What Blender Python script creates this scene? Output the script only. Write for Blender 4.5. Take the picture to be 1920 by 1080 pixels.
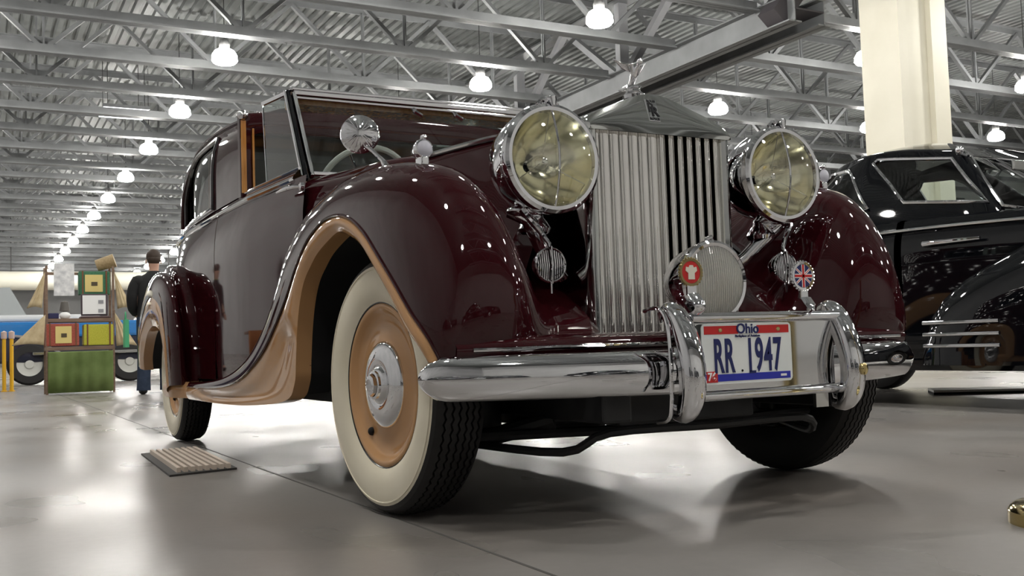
import bpy, bmesh, math, random
from math import sin, cos, pi, sqrt, radians, atan2
from mathutils import Vector, Matrix, Euler

for o in list(bpy.data.objects):
    bpy.data.objects.remove(o)
SC = bpy.context.scene
COL = SC.collection
random.seed(7)

# ------------------------------------------------------------------ camera
F_PX, YAW, PITCH, ROLL = 1887.129, 0.493, 0.057, -0.033
CAM = Vector((-1.862, -2.787, 0.479))
fw = Vector((sin(YAW)*cos(PITCH), cos(YAW)*cos(PITCH), sin(PITCH)))
rt = Vector((cos(YAW), -sin(YAW), 0.0))
up = rt.cross(fw)
r2 = rt*cos(ROLL)+up*sin(ROLL)
u2 = -rt*sin(ROLL)+up*cos(ROLL)
cd = bpy.data.cameras.new('camera')
cd.sensor_fit = 'HORIZONTAL'; cd.sensor_width = 36.0
cd.lens = 36.0*F_PX/1920.0
cd.clip_start = 0.05; cd.clip_end = 400
cam = bpy.data.objects.new('camera', cd); COL.objects.link(cam)
cam.matrix_world = Matrix(((r2.x, u2.x, -fw.x, CAM.x), (r2.y, u2.y, -fw.y, CAM.y), (r2.z, u2.z, -fw.z, CAM.z), (0, 0, 0, 1)))
SC.camera = cam

# ------------------------------------------------------------------ world, exposure
w = bpy.data.worlds.new('hall_air'); SC.world = w; w.use_nodes = True
w.node_tree.nodes['Background'].inputs[0].default_value = (0.9, 0.95, 1.0, 1)
w.node_tree.nodes['Background'].inputs[1].default_value = 0.12
SC.view_settings.view_transform = 'Standard'
SC.view_settings.look = 'None'
SC.view_settings.gamma = 1.0
SC.view_settings.use_curve_mapping = False
SC.view_settings.exposure = 0.3
LAMP_E = 118.0

# ------------------------------------------------------------------ materials
MATS = {}
def mat(name, col=(.5, .5, .5), rough=.5, metal=0.0, coat=0.0, emit=None, es=0.0, trans=0.0, spec=.5, ior=1.45, coat_rough=.03):
    if name in MATS: return MATS[name]
    m = bpy.data.materials.new(name); m.use_nodes = True
    b = m.node_tree.nodes['Principled BSDF']
    b.inputs['Base Color'].default_value = (*col, 1)
    b.inputs['Roughness'].default_value = rough
    b.inputs['Metallic'].default_value = metal
    b.inputs['Coat Weight'].default_value = coat
    b.inputs['Coat Roughness'].default_value = coat_rough
    b.inputs['IOR'].default_value = ior
    b.inputs['Specular IOR Level'].default_value = spec
    b.inputs['Transmission Weight'].default_value = trans
    if emit:
        b.inputs['Emission Color'].default_value = (*emit, 1)
        b.inputs['Emission Strength'].default_value = es
    MATS[name] = m
    return m

def noise_mat(name, c1, c2, scale=4.0, rough=(.5, .5), detail=6, stretch=(1, 1, 1), metal=0.0, coat=0.0, bump=0.0, coat_rough=.05):
    if name in MATS: return MATS[name]
    m = mat(name, c1, rough[0], metal, coat, coat_rough=coat_rough)
    nt = m.node_tree; b = nt.nodes['Principled BSDF']
    tc = nt.nodes.new('ShaderNodeTexCoord'); mp = nt.nodes.new('ShaderNodeMapping')
    mp.inputs['Scale'].default_value = stretch
    nz = nt.nodes.new('ShaderNodeTexNoise'); nz.inputs['Scale'].default_value = scale; nz.inputs['Detail'].default_value = detail
    cr = nt.nodes.new('ShaderNodeValToRGB')
    cr.color_ramp.elements[0].position = .3; cr.color_ramp.elements[1].position = .7
    cr.color_ramp.elements[0].color = (*c1, 1); cr.color_ramp.elements[1].color = (*c2, 1)
    nt.links.new(tc.outputs['Object'], mp.inputs['Vector']); nt.links.new(mp.outputs[0], nz.inputs['Vector'])
    nt.links.new(nz.outputs['Fac'], cr.inputs[0]); nt.links.new(cr.outputs[0], b.inputs['Base Color'])
    mr = nt.nodes.new('ShaderNodeMapRange'); mr.inputs['To Min'].default_value = rough[0]; mr.inputs['To Max'].default_value = rough[1]
    nt.links.new(nz.outputs['Fac'], mr.inputs['Value']); nt.links.new(mr.outputs[0], b.inputs['Roughness'])
    if bump:
        bp_ = nt.nodes.new('ShaderNodeBump'); bp_.inputs['Strength'].default_value = bump; bp_.inputs['Distance'].default_value = .02
        nt.links.new(nz.outputs['Fac'], bp_.inputs['Height']); nt.links.new(bp_.outputs[0], b.inputs['Normal'])
    return m

def glass_mat(name, tint=(.9, .95, .93), refl_rough=.0, base=.04):
    """thin pane: lets light through, mirrors at grazing angles"""
    if name in MATS: return MATS[name]
    m = bpy.data.materials.new(name); m.use_nodes = True
    nt = m.node_tree; nt.nodes.clear()
    out = nt.nodes.new('ShaderNodeOutputMaterial'); mx = nt.nodes.new('ShaderNodeMixShader')
    tr = nt.nodes.new('ShaderNodeBsdfTransparent'); gl = nt.nodes.new('ShaderNodeBsdfGlossy'); ge = nt.nodes.new('ShaderNodeNewGeometry')
    def mth(op, a_, b_=None):
        n = nt.nodes.new('ShaderNodeMath'); n.operation = op; n.use_clamp = op in ('ADD',)
        nt.links.new(a_, n.inputs[0])
        if b_ is not None: n.inputs[1].default_value = b_
        return n.outputs[0]
    dp = nt.nodes.new('ShaderNodeVectorMath'); dp.operation = 'DOT_PRODUCT'
    nt.links.new(ge.outputs['Normal'], dp.inputs[0]); nt.links.new(ge.outputs['Incoming'], dp.inputs[1])
    c_ = mth('ABSOLUTE', dp.outputs['Value'])
    inv = nt.nodes.new('ShaderNodeMath'); inv.operation = 'SUBTRACT'; inv.inputs[0].default_value = 1.0; nt.links.new(c_, inv.inputs[1])
    f_ = mth('ADD', mth('MULTIPLY', mth('POWER', inv.outputs[0], 5.0), .95), .04+base)
    tr.inputs[0].default_value = (*tint, 1); gl.inputs['Roughness'].default_value = refl_rough
    nt.links.new(f_, mx.inputs[0])
    nt.links.new(tr.outputs[0], mx.inputs[1]); nt.links.new(gl.outputs[0], mx.inputs[2]); nt.links.new(mx.outputs[0], out.inputs[0])
    MATS[name] = m
    return m

MAROON = mat('maroon_paint', (.030, .0035, .0055), .035, 0, 0.0, ior=1.48)
TAN = mat('caramel_paint', (.52, .29, .135), .06, 0, 0.0)
BLACKP = mat('black_paint', (.003, .0035, .005), .03, 0, 0.0, ior=1.48)
CHROME = mat('chrome', (.80, .80, .82), .035, 1.0)
STEEL = mat('brushed_steel', (.62, .62, .60), .16, 1.0)
SLAT = mat('polished_slat', (.78, .76, .73), .06, 1.0)
CREAM = noise_mat('whitewall_rubber', (.74, .68, .53), (.80, .74, .60), 6, (.45, .55))
RUBBER = mat('tyre_rubber', (.014, .013, .013), .6)
DARK = mat('dark_void', (.006, .006, .007), .8)
UNDER = noise_mat('chassis_black', (.008, .008, .009), (.02, .02, .021), 9, (.4, .6))
GLASS = glass_mat('window_glass', (.82, .88, .86))
GLASSQ = glass_mat('quarter_glass', (.70, .80, .76), base=.05)
GLASSD = glass_mat('tinted_glass', (.50, .56, .54), base=.03)
LENS = glass_mat('lamp_lens', (.98, .98, .90), .03, .06)
REFL = noise_mat('lamp_reflector', (.95, .92, .74), (.96, .95, .86), 9, (.10, .16), detail=1, metal=1.0, bump=.22)
WOODT = noise_mat('varnished_wood', (.42, .17, .035), (.62, .30, .08), 6, (.2, .3), stretch=(8, 8, 1), coat=1)
LEATHER = noise_mat('brown_leather', (.075, .035, .015), (.13, .065, .03), 5, (.4, .5))
IVORY = mat('ivory_plastic', (.80, .80, .76), .25)
BRASS = mat('brass', (.62, .50, .24), .12, 1.0)

# ------------------------------------------------------------------ mesh helpers
class MB:
    def __init__(s): s.v = []; s.f = []
    def add(s, vs, fs, M=None):
        n = len(s.v)
        s.v += [tuple(M @ Vector(p)) if M else tuple(p) for p in vs]
        s.f += [tuple(i+n for i in f) for f in fs]
        return s
    def grid(s, P, cu=False, cv=False, skip=None, M=None):
        nu, nv = len(P), len(P[0])
        vs = [p for row in P for p in row]; fs = []
        for i in range(nu if cu else nu-1):
            for j in range(nv if cv else nv-1):
                a, b, c, d = i*nv+j, i*nv+(j+1) % nv, ((i+1) % nu)*nv+(j+1) % nv, ((i+1) % nu)*nv+j
                if skip and skip(vs[a], vs[b], vs[c], vs[d]): continue
                fs.append((a, b, c, d))
        return s.add(vs, fs, M)
    def box(s, x0, x1, y0, y1, z0, z1, M=None):
        vs = [(x, y, z) for x in (x0, x1) for y in (y0, y1) for z in (z0, z1)]
        fs = [(0, 1, 3, 2), (4, 6, 7, 5), (0, 4, 5, 1), (2, 3, 7, 6), (0, 2, 6, 4), (1, 5, 7, 3)]
        return s.add(vs, fs, M)
    def bar(s, a, b, w_, h_):
        a = Vector(a); b = Vector(b); d = (b-a); L = d.length; d.normalize()
        r = d.cross(Vector((0, 0, 1)))
        if r.length < 1e-4: r = Vector((1, 0, 0))
        r.normalize(); u = r.cross(d)
        vs = [tuple(p + r*sx*w_/2 + u*sz*h_/2) for p in (a, b) for sx, sz in ((-1, -1), (1, -1), (1, 1), (-1, 1))]
        return s.add(vs, [(0, 1, 2, 3), (7, 6, 5, 4), (0, 4, 5, 1), (1, 5, 6, 2), (2, 6, 7, 3), (3, 7, 4, 0)])
    def tube(s, path, r, n=10, cap=True, closed=False, flat=1.0, upv=None):
        path = [Vector(p) for p in path]; N = len(path); rings = []
        prev = None
        for i, p in enumerate(path):
            if closed: t = path[(i+1) % N]-path[i-1]
            else: t = path[min(i+1, N-1)]-path[max(i-1, 0)]
            t.normalize()
            ref = Vector(upv) if upv else (prev if prev else (Vector((0, 0, 1)) if abs(t.z) < .9 else Vector((1, 0, 0))))
            a = (ref - t*ref.dot(t))
            if a.length < 1e-5: a = t.orthogonal()
            a.normalize(); b = t.cross(a); prev = a
            rr = r[i] if isinstance(r, (list, tuple)) else r
            rings.append([tuple(p + a*cos(2*pi*k/n)*rr + b*sin(2*pi*k/n)*rr*flat) for k in range(n)])
        n0 = len(s.v)
        s.grid(rings, cu=closed, cv=True)
        if cap and not closed:
            s.f.append(tuple(n0+k for k in range(n))); s.f.append(tuple(n0+(N-1)*n+k for k in reversed(range(n))))
        return s
    def lathe(s, prof, n=32, M=None, zig=None, arc=None):
        """prof: list of (axial, radius) turned about local +Z"""
        rows = []
        full = arc is None
        cnt = n if full else n+1
        for k in range(cnt):
            th = 2*pi*k/n if full else arc[0]+(arc[1]-arc[0])*k/n
            z = zig(k) if zig else 0
            rows.append([(r*cos(th), r*sin(th), a+z*(1 if r > (zig_r if zig else 0) else 0)) for a, r in prof])
        return s.grid(rows, cu=full, M=M)
    def prism(s, poly, y0, y1, M=None, axis='y'):
        n = len(poly)
        if axis == 'y': vs = [(x, y0, z) for x, z in poly]+[(x, y1, z) for x, z in poly]
        elif axis == 'x': vs = [(y0, x, z) for x, z in poly]+[(y1, x, z) for x, z in poly]
        else: vs = [(x, z, y0) for x, z in poly]+[(x, z, y1) for x, z in poly]
        fs = [tuple(range(n)), tuple(reversed(range(n, 2*n)))]+[(i, i+n, (i+1) % n+n, (i+1) % n) for i in range(n)]
        return s.add(vs, fs, M)
    def sphere(s, c, r, n=12, m=8, sc=(1, 1, 1)):
        P = [[(c[0]+r*sc[0]*sin(pi*j/m)*cos(2*pi*i/n), c[1]+r*sc[1]*sin(pi*j/m)*sin(2*pi*i/n), c[2]+r*sc[2]*cos(pi*j/m)) for j in range(m+1)] for i in range(n)]
        return s.grid(P, cu=True)
    def build(s, name, m, parent=None, smooth=True, angle=35, solid=0, sub=0, bevel=0, loc=None, off=0, weld=True):
        me = bpy.data.meshes.new(name); me.from_pydata(s.v, [], s.f); me.update()
        bm = bmesh.new(); bm.from_mesh(me)
        if weld: bmesh.ops.remove_doubles(bm, verts=bm.verts, dist=1e-5)
        bmesh.ops.recalc_face_normals(bm, faces=bm.faces)
        bm.to_mesh(me); bm.free()
        ms = m if isinstance(m, (list, tuple)) else [m]
        for q in ms: me.materials.append(q)
        if smooth:
            me.polygons.foreach_set('use_smooth', [True]*len(me.polygons))
            me.set_sharp_from_angle(angle=radians(angle))
        ob = bpy.data.objects.new(name, me); COL.objects.link(ob)
        if parent: ob.parent = parent
        if loc: ob.location = loc
        if solid:
            md = ob.modifiers.new('thick', 'SOLIDIFY'); md.thickness = solid; md.offset = off
        if bevel:
            md = ob.modifiers.new('edge', 'BEVEL'); md.width = bevel; md.segments = 2; md.limit_method = 'ANGLE'
        if sub:
            md = ob.modifiers.new('smooth', 'SUBSURF'); md.levels = sub; md.render_levels = sub
        return ob
zig_r = 0.0

def empty(name, loc=(0, 0, 0), rz=0.0):
    o = bpy.data.objects.new(name, None); o.empty_display_size = .2
    COL.objects.link(o); o.location = loc; o.rotation_euler = (0, 0, rz); return o
def tag(o, label=None, cat=None, group=None, kind=None):
    if label: o['label'] = label
    if cat: o['category'] = cat
    if group: o['group'] = group
    if kind: o['kind'] = kind
    return o
def kids(o): return [c for c in bpy.data.objects if c.parent == o]
def copy_tree(o, parent=None, cache=None):
    c = o.copy(); COL.objects.link(c)
    c.parent = parent
    for ch in kids(o): copy_tree(ch, c)
    return c
def lerp(a, b, t): return a+(b-a)*t
def interp(tab, x):
    if x <= tab[0][0]: return tab[0][1]
    for (x0, y0), (x1, y1) in zip(tab, tab[1:]):
        if x <= x1: return lerp(y0, y1, (x-x0)/(x1-x0))
    return tab[-1][1]
def sinterp(tab, x):
    """smooth (Catmull-Rom) table lookup"""
    n = len(tab)
    if x <= tab[0][0]: return tab[0][1]
    if x >= tab[-1][0]: return tab[-1][1]
    for i in range(n-1):
        if x <= tab[i+1][0]:
            x0, y0 = tab[i]; x1, y1 = tab[i+1]; h = x1-x0; t = (x-x0)/h
            m0 = (y1-tab[i-1][1])/(x1-tab[i-1][0]) if i > 0 else (y1-y0)/h
            m1 = (tab[i+2][1]-y0)/(tab[i+2][0]-x0) if i+2 < n else (y1-y0)/h
            t2, t3 = t*t, t*t*t
            return (2*t3-3*t2+1)*y0+(t3-2*t2+t)*h*m0+(-2*t3+3*t2)*y1+(t3-t2)*h*m1
def spline(pts, k=6, closed=False):
    pts = [Vector(p) for p in pts]; n = len(pts); out = []
    R = range(n if closed else n-1)
    for i in R:
        p1, p2_ = pts[i], pts[(i+1) % n]
        p0 = pts[i-1] if (closed or i > 0) else p1*2-p2_
        p3 = pts[(i+2) % n] if (closed or i+2 < n) else p2_*2-p1
        for j in range(k):
            t = j/k
            out.append(.5*((2*p1)+(p2_-p0)*t+(2*p0-5*p1+4*p2_-p3)*t*t+(3*p1-p0-3*p2_+p3)*t**3))
    if not closed: out.append(pts[-1])
    return out
def text_mesh(txt, size, M_, name, m, parent, extrude=.0008, sx=1.0, bold=0.0, align='CENTER', space=1.0):
    cu = bpy.data.curves.new(name+'_curve', 'FONT'); cu.body = txt; cu.size = size; cu.extrude = extrude
    cu.align_x = align; cu.align_y = 'CENTER'; cu.offset = bold; cu.space_character = space
    t = bpy.data.objects.new('tmp', cu); COL.objects.link(t)
    bpy.context.view_layer.update()
    dg = bpy.context.evaluated_depsgraph_get()
    me = bpy.data.meshes.new_from_object(t.evaluated_get(dg)); bpy.data.objects.remove(t)
    me.name = name
    me.transform(M_ @ Matrix.Diagonal((sx, 1, 1, 1)))
    me.materials.clear(); me.materials.append(m)
    o = bpy.data.objects.new(name, me); COL.objects.link(o); o.parent = parent
    return o
#==SECTION hall==
# ================================================================== the hall
def concrete():
    m = mat('polished_concrete', (.3, .3, .3), .2)
    nt = m.node_tree; b = nt.nodes['Principled BSDF']
    tc = nt.nodes.new('ShaderNodeTexCoord')
    def nz(scale, det, st=(1, 1, 1)):
        mp = nt.nodes.new('ShaderNodeMapping'); mp.inputs['Scale'].default_value = st
        n = nt.nodes.new('ShaderNodeTexNoise'); n.inputs['Scale'].default_value = scale; n.inputs['Detail'].default_value = det
        nt.links.new(tc.outputs['Object'], mp.inputs[0]); nt.links.new(mp.outputs[0], n.inputs['Vector']); return n
    big = nz(.5, 2, (1, .6, 1)); mid = nz(1.5, 2, (1, .7, 1)); fine = nz(30, 2)
    mx = nt.nodes.new('ShaderNodeMath'); mx.operation = 'MULTIPLY_ADD'; mx.inputs[1].default_value = .55
    nt.links.new(big.outputs['Fac'], mx.inputs[0])
    m2 = nt.nodes.new('ShaderNodeMath'); m2.operation = 'MULTIPLY'; m2.inputs[1].default_value = .33
    nt.links.new(mid.outputs['Fac'], m2.inputs[0]); nt.links.new(m2.outputs[0], mx.inputs[2])
    m3 = nt.nodes.new('ShaderNodeMath'); m3.operation = 'MULTIPLY_ADD'; m3.inputs[1].default_value = .12
    nt.links.new(fine.outputs['Fac'], m3.inputs[0]); nt.links.new(mx.outputs[0], m3.inputs[2])
    cr = nt.nodes.new('ShaderNodeValToRGB')
    e = cr.color_ramp.elements; cr.color_ramp.interpolation = 'B_SPLINE'; e[0].position = .28; e[0].color = (.150, .143, .135, 1); e[1].position = .74; e[1].color = (.38, .367, .355, 1)
    nt.links.new(m3.outputs[0], cr.inputs[0])
    st = nz(.75, 2, (.5, 1.3, 1)); sr = nt.nodes.new('ShaderNodeValToRGB'); sr.color_ramp.interpolation = 'B_SPLINE'
    sr.color_ramp.elements[0].position = .42; sr.color_ramp.elements[0].color = (1, 1, 1, 1); sr.color_ramp.elements[1].position = .85; sr.color_ramp.elements[1].color = (.62, .52, .44, 1)
    nt.links.new(st.outputs['Fac'], sr.inputs[0])
    mc = nt.nodes.new('ShaderNodeMix'); mc.data_type = 'RGBA'; mc.blend_type = 'MULTIPLY'; mc.inputs[0].default_value = 1.0
    nt.links.new(cr.outputs[0], mc.inputs[6]); nt.links.new(sr.outputs[0], mc.inputs[7]); nt.links.new(mc.outputs[2], b.inputs['Base Color'])
    mr = nt.nodes.new('ShaderNodeMapRange'); mr.inputs['To Min'].default_value = .25; mr.inputs['To Max'].default_value = .37
    mr.inputs['From Min'].default_value = .3; mr.inputs['From Max'].default_value = .7
    nt.links.new(mid.outputs['Fac'], mr.inputs[0]); nt.links.new(mr.outputs[0], b.inputs['Roughness'])
    b.inputs['Specular IOR Level'].default_value = .45
    return m
CONC = concrete()
PAINTW = noise_mat('hall_steel_paint', (.15, .155, .16), (.21, .217, .222), 1.5, (.45, .6))
DECK = noise_mat('deck_paint', (.115, .122, .12), (.175, .184, .18), .6, (.40, .6))
WALLC = noise_mat('wall_paint', (.26, .26, .265), (.34, .34, .345), .4, (.6, .7))
WALLB = noise_mat('wall_paint_light', (.42, .42, .415), (.50, .50, .495), .4, (.6, .7))
CREAMP = noise_mat('column_paint', (.66, .63, .52), (.72, .69, .58), 1.2, (.5, .6))
GIRD = noise_mat('girder_post_paint', (.35, .355, .37), (.42, .425, .44), 1.5, (.5, .6))  # lighter grey paint of the girder posts and braces
DARKST = mat('dark_steel', (.05, .045, .05), .5)

HX0, HX1, HY0, HY1, HZ = -9.5, 52.0, -18.0, 128.0, 11.0
fl = MB().box(HX0, HX1, HY0, HY1, -.3, 0).build('floor', CONC, smooth=False); tag(fl, kind='structure')
for nm, a in (('wall_back', (HX0, HX1, HY1, HY1+.3, 0, HZ+.3)), ('wall_front', (HX0, HX1, HY0-.3, HY0, 0, HZ+.3)),
              ('wall_left', (HX0-.3, HX0, HY0, HY1, 0, HZ+.3)), ('wall_right', (HX1, HX1+.3, HY0, HY1, 0, HZ+.3))):
    tag(MB().box(*a).build(nm, WALLC if nm == 'wall_left' else WALLB, smooth=False), kind='structure')
tag(MB().box(-.806, -.798, -3.5, 30, 0, .0012).build('trim_1', mat('joint_filler', (.09, .085, .08), .6), smooth=False), kind='structure')
# corrugated steel roof deck, ribs along Y
mb = MB(); row = []
x = HX0; P = .32
while x < HX1:
    row += [(x, HZ), (x+.05, HZ-.0), (x+.09, HZ-.085), (x+.23, HZ-.085), (x+.27, HZ)]
    x += P
mb.grid([[(p[0], HY0, p[1]) for p in row], [(p[0], HY1, p[1]) for p in row]])
ce = mb.build('ceiling', DECK, smooth=False, solid=.01, off=1); tag(ce, kind='structure')

# ---- roof trusses running in X, hung between girders
def make_truss(x0, x1, cols):
    root = empty('roof_truss')
    mb = MB()
    for dx in (-.09, .03): mb.box(0, x1-x0, dx, dx+.06, 0, .24)
    mb.box(0, x1-x0, -.17, .17, 0, .04); mb.build('bottom_chord', PAINTW, root, smooth=False)
    mb = MB(); mb.box(0, x1-x0, -.14, .14, 2.28, 2.31); mb.box(0, x1-x0, -.02, .02, 2.1, 2.3); mb.build('top_chord', PAINTW, root, smooth=False)
    L = x1-x0; n = max(1, round(L/(2*PANEL))); p = L/n/2
    d0 = d1 = vv = gp = None
    for i in range(n):
        xa = 2*i*p
        for k, (a, b) in enumerate((((xa, 0, 2.15), (xa+p, 0, .1)), ((xa+p, 0, .1), (xa+2*p, 0, 2.15)))):
            src = (d0, d1)[k]
            if src is None:
                o = MB().bar((0, 0, a[2]), (b[0]-a[0], 0, b[2]), .13, .10).build('diagonal_brace', PAINTW, root, smooth=False, loc=(a[0], 0, 0))
                if k == 0: d0 = o
                else: d1 = o
            else:
                o = src.copy(); COL.objects.link(o); o.parent = root; o.location = (a[0], 0, 0)
        if vv is None:
            o = vv = MB().bar((0, -.04, .1), (0, -.04, 2.15), .05, .05).bar((0, .06, .1), (0, .06, 2.15), .05, .05).build('vertical_brace', PAINTW, root, smooth=False, loc=(xa+p, 0, 0))
            gp = MB().prism([(-.38, .12), (.38, .12), (.22, .42), (-.22, .42)], -.01, .01).build('gusset_plate', PAINTW, root, smooth=False, loc=(xa+p, 0, 0))
        else:
            for s_ in (vv, gp):
                o = s_.copy(); COL.objects.link(o); o.parent = root; o.location = (xa+p, 0, 0)
    return root
PANEL = 2.15
TY = [15.38+3.22*i for i in range(30)]
TN = [12.16-3.22*i for i in range(9)]
XG = 15.4
tr0 = make_truss(-2.4, XG-.6, None)
tags = ('grey steel roof truss spanning left of the big girder under the corrugated deck', 'roof truss', 'roof trusses left of the big girder')
tr1 = make_truss(XG+.6, 51.5, None)
tags1 = ('grey steel roof truss spanning right of the big girder under the corrugated deck', 'roof truss', 'roof trusses right of the big girder')
ORD = ['nearest', 'second', 'third', 'fourth', 'fifth', 'sixth', 'seventh', 'eighth', 'ninth', 'tenth', 'eleventh', 'twelfth', 'thirteenth', 'fourteenth', 'fifteenth']
ORD += ['sixteenth', 'seventeenth', 'eighteenth', 'nineteenth', 'twentieth', 'twenty-first', 'twenty-second', 'twenty-third', 'twenty-fourth', 'twenty-fifth', 'twenty-sixth', 'twenty-seventh', 'twenty-eighth', 'twenty-ninth', 'farthest']
for i, y in enumerate(TY):
    tags = (ORD[i]+' grey roof truss left of the big girder, counted away from the car', 'roof truss', 'roof trusses left of the big girder')
    tags1 = (ORD[i]+' grey roof truss right of the big girder, counted away from the car', 'roof truss', 'roof trusses right of the big girder')
    t = tr0 if i == 0 else copy_tree(tr0)
    t.location = (-2.4, y, 8.3); tag(t, *tags)
    t = tr1 if i == 0 else copy_tree(tr1)
    t.location = (XG+.6, y, 8.3); tag(t, *tags1)
for i, y in enumerate(TN):
    t = copy_tree(tr0); t.location = (-2.4, y, 8.3); tag(t, ORD[i]+' roof truss above the viewer on the left of the big girder', 'roof truss', 'roof trusses overhead')
    if i:
        t = copy_tree(tr1); t.location = (XG+.6, y, 8.3); tag(t, ORD[i]+' roof truss above the viewer on the right of the big girder', 'roof truss', 'roof trusses overhead')
# ---- girder line with box chord
g = empty('roof_girder', (XG, 12, 7.75))
tag(g, 'long grey built-up steel girder running over the car toward the column', 'girder')
def gp(name, *b, m=PAINTW): return MB().box(*b).build(name, m, g, smooth=False)
for s_ in (-1, 1):
    MB().box(s_*.46-.2, s_*.46+.2, 2.2, 112, 0, .035).box(s_*.46-.014, s_*.46+.014, 2.2, 112, 0, .62).box(s_*.46-.2, s_*.46+.2, 2.2, 112, .6, .635).build('channel_flange', PAINTW, g, smooth=False)
gp('channel_web', -.46, .46, 2.2, 112, .30, .34, m=DARKST)
gp('top_flange', -.3, .3, 2.2, 112, 2.9, 2.96)
vsrc = dsrc = None
for i in range(17):
    y = 3.4+3.22*i*2
    if vsrc is None:
        vsrc = o = MB().box(-.16, .16, -.12, .12, .6, 2.9).build('girder_post', GIRD, g, smooth=False, loc=(0, y, 0))
        dsrc = q = MB().bar((0, .1, .65), (0, 3.1, 2.9), .22, .18).build('girder_brace', GIRD, g, smooth=False, loc=(0, y, 0))
        d2s = q2 = MB().bar((0, 3.3, 2.9), (0, 6.3, .65), .22, .18).build('girder_brace', GIRD, g, smooth=False, loc=(0, y, 0))
    else:
        for s0 in (vsrc, dsrc, d2s):
            o = s0.copy(); COL.objects.link(o); o.parent = g; o.location = (0, y, 0)
# near cross member where girder meets the column head
xm = MB().bar((XG-.7, 14.7, 7.9), (XG+1.3, 14.7, 10.3), .55, .5).bar((XG+1.3, 14.7, 10.3), (XG+1.5, 14.7, 10.85), .3, .3)
tag(xm.build('cross_brace', DARKST, smooth=False), 'dark steel cross brace meeting the end of the big girder', 'brace')

# ---- cream column
cm = MB()
out = [(15.74, 12.0), (16.0, 12.0), (16.0, 12.14), (16.78, 12.14), (16.78, 12.0), (17.27, 12.0), (17.27, 13.05), (15.74, 13.05)]
cm.prism(out, 0, HZ-.1, axis='z')
tag(cm.build('support_column', CREAMP, smooth=False), 'tall cream painted column standing behind the black coupe', 'column')
MB().prism([(15.71, 11.97), (17.30, 11.97), (17.30, 13.08), (15.71, 13.08)], 0, .25, axis='z').build('column_base', CREAMP, bpy.data.objects['support_column'], smooth=False)

# ---- high bay lamps
LAMPM = mat('lamp_glow', (1, 1, 1), .5, emit=(1.0, .975, .92), es=LAMP_E)
HOUS = mat('lamp_housing', (.10, .10, .10), .5)
ROD = mat('lamp_rod', (.03, .03, .03), .6)
lp = empty('high_bay_lamp')
MB().lathe([(.20, .0), (.19, .12), (.12, .24), (.0, .31), (-.12, .32), (-.19, .26), (-.22, .12), (-.225, 0)], 16).build('glowing_dome', LAMPM, lp)
MB().lathe([(.19, 0), (.19, .13), (.30, .14), (.42, .10), (.45, 0)], 12).build('ballast_housing', HOUS, lp)
MB().tube([(0, 0, .44), (0, 0, 2.99)], .012, 6).build('hanger_rod', ROD, lp)
first = True
LX = [-3.5, 3.75, 10.95, 19.6, 26.9, 33.9]
col_lab = {3.75: ('glowing high bay lamp hanging in the row over the left side of the car', 'lamps in the row over the left of the car'),
           10.95: ('glowing high bay lamp hanging in the row above the windscreen', 'lamps in the row above the windscreen'),
           19.6: ('glowing high bay lamp hanging right of the big girder', 'lamps just right of the girder'),
           26.9: ('glowing high bay lamp hanging beside the cream column', 'lamps beside the cream column'),
           33.9: ('glowing high bay lamp hanging far right of the cream column', 'lamps far right of the column'),
           -3.5: ('glowing high bay lamp in the row beyond the left frame edge', 'lamps left of the picture')}
for xx in LX:
    for j in range(-4, 15):
        if j < 0 and xx > 27: continue
        y = 16.35+6.2*j
        if xx > 30: y += .3
        if 26 < xx < 30: y += .35; xx_ = 26.75
        if xx == 33.9 and j > 5: continue
        t = lp if first else copy_tree(lp); first = False
        t.location = (xx, y, 8.0 if xx < 30 else 8.15)
        tag(t, ORD[j]+' '+col_lab[xx][0] if j >= 0 else ORD[-j-1]+' high bay lamp behind the viewer, '+col_lab[xx][1].replace('lamps ', ''), 'lamp', col_lab[xx][1])

# ---- strip light fixtures far under the deck
STRIPG = mat('strip_light_glow', (1, 1, 1), .5, emit=(.95, .98, 1.0), es=3)
for k, (y, lab) in enumerate(((33.0, 'pair-mounted white strip light, the upper one between the ceiling lamps'), (34.4, 'pair-mounted white strip light, the lower one between the ceiling lamps'))):
    r = empty('strip_light', (2.75, y, 8.9))
    MB().box(-.75, .75, -.09, .09, .03, .14).build('housing', PAINTW, r, smooth=False)
    MB().box(-.72, .72, -.05, .05, 0, .05).build('light_tube', STRIPG, r, smooth=False)
    MB().box(-.6, -.58, -.01, .01, .14, 2.05).box(.58, .6, -.01, .01, .14, 2.05).build('hanger_rod', ROD, r, smooth=False)
    tag(r, lab, 'strip light')

# ---- long fabric air duct in the far distance
dk = MB().tube([(-9, 75, 6.1), (46, 75, 6.1)], .66, 20)
tag(dk.build('air_duct', mat('cream_duct', (.72, .70, .60), .6)), 'long cream cylindrical air duct along the far end of the hall', 'duct')
for i, xx in enumerate((-6, 0.5, 11, 21.5, 32, 42)):
    MB().box(xx-.03, xx+.03, 74.98, 75.02, 6.7, 10.9).build('duct_hanger', ROD, bpy.data.objects['air_duct'], smooth=False)
# ================================================================== the maroon limousine
# X = across (its right side is negative), Y = back along the car, Z = up, origin on the floor under the front axle
car = empty('vintage_limousine', (0, 0, 0))
tag(car, 'glossy maroon and caramel 1940s limousine with whitewall tyres and upright chrome radiator', 'car')
BELT = 1.17

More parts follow.
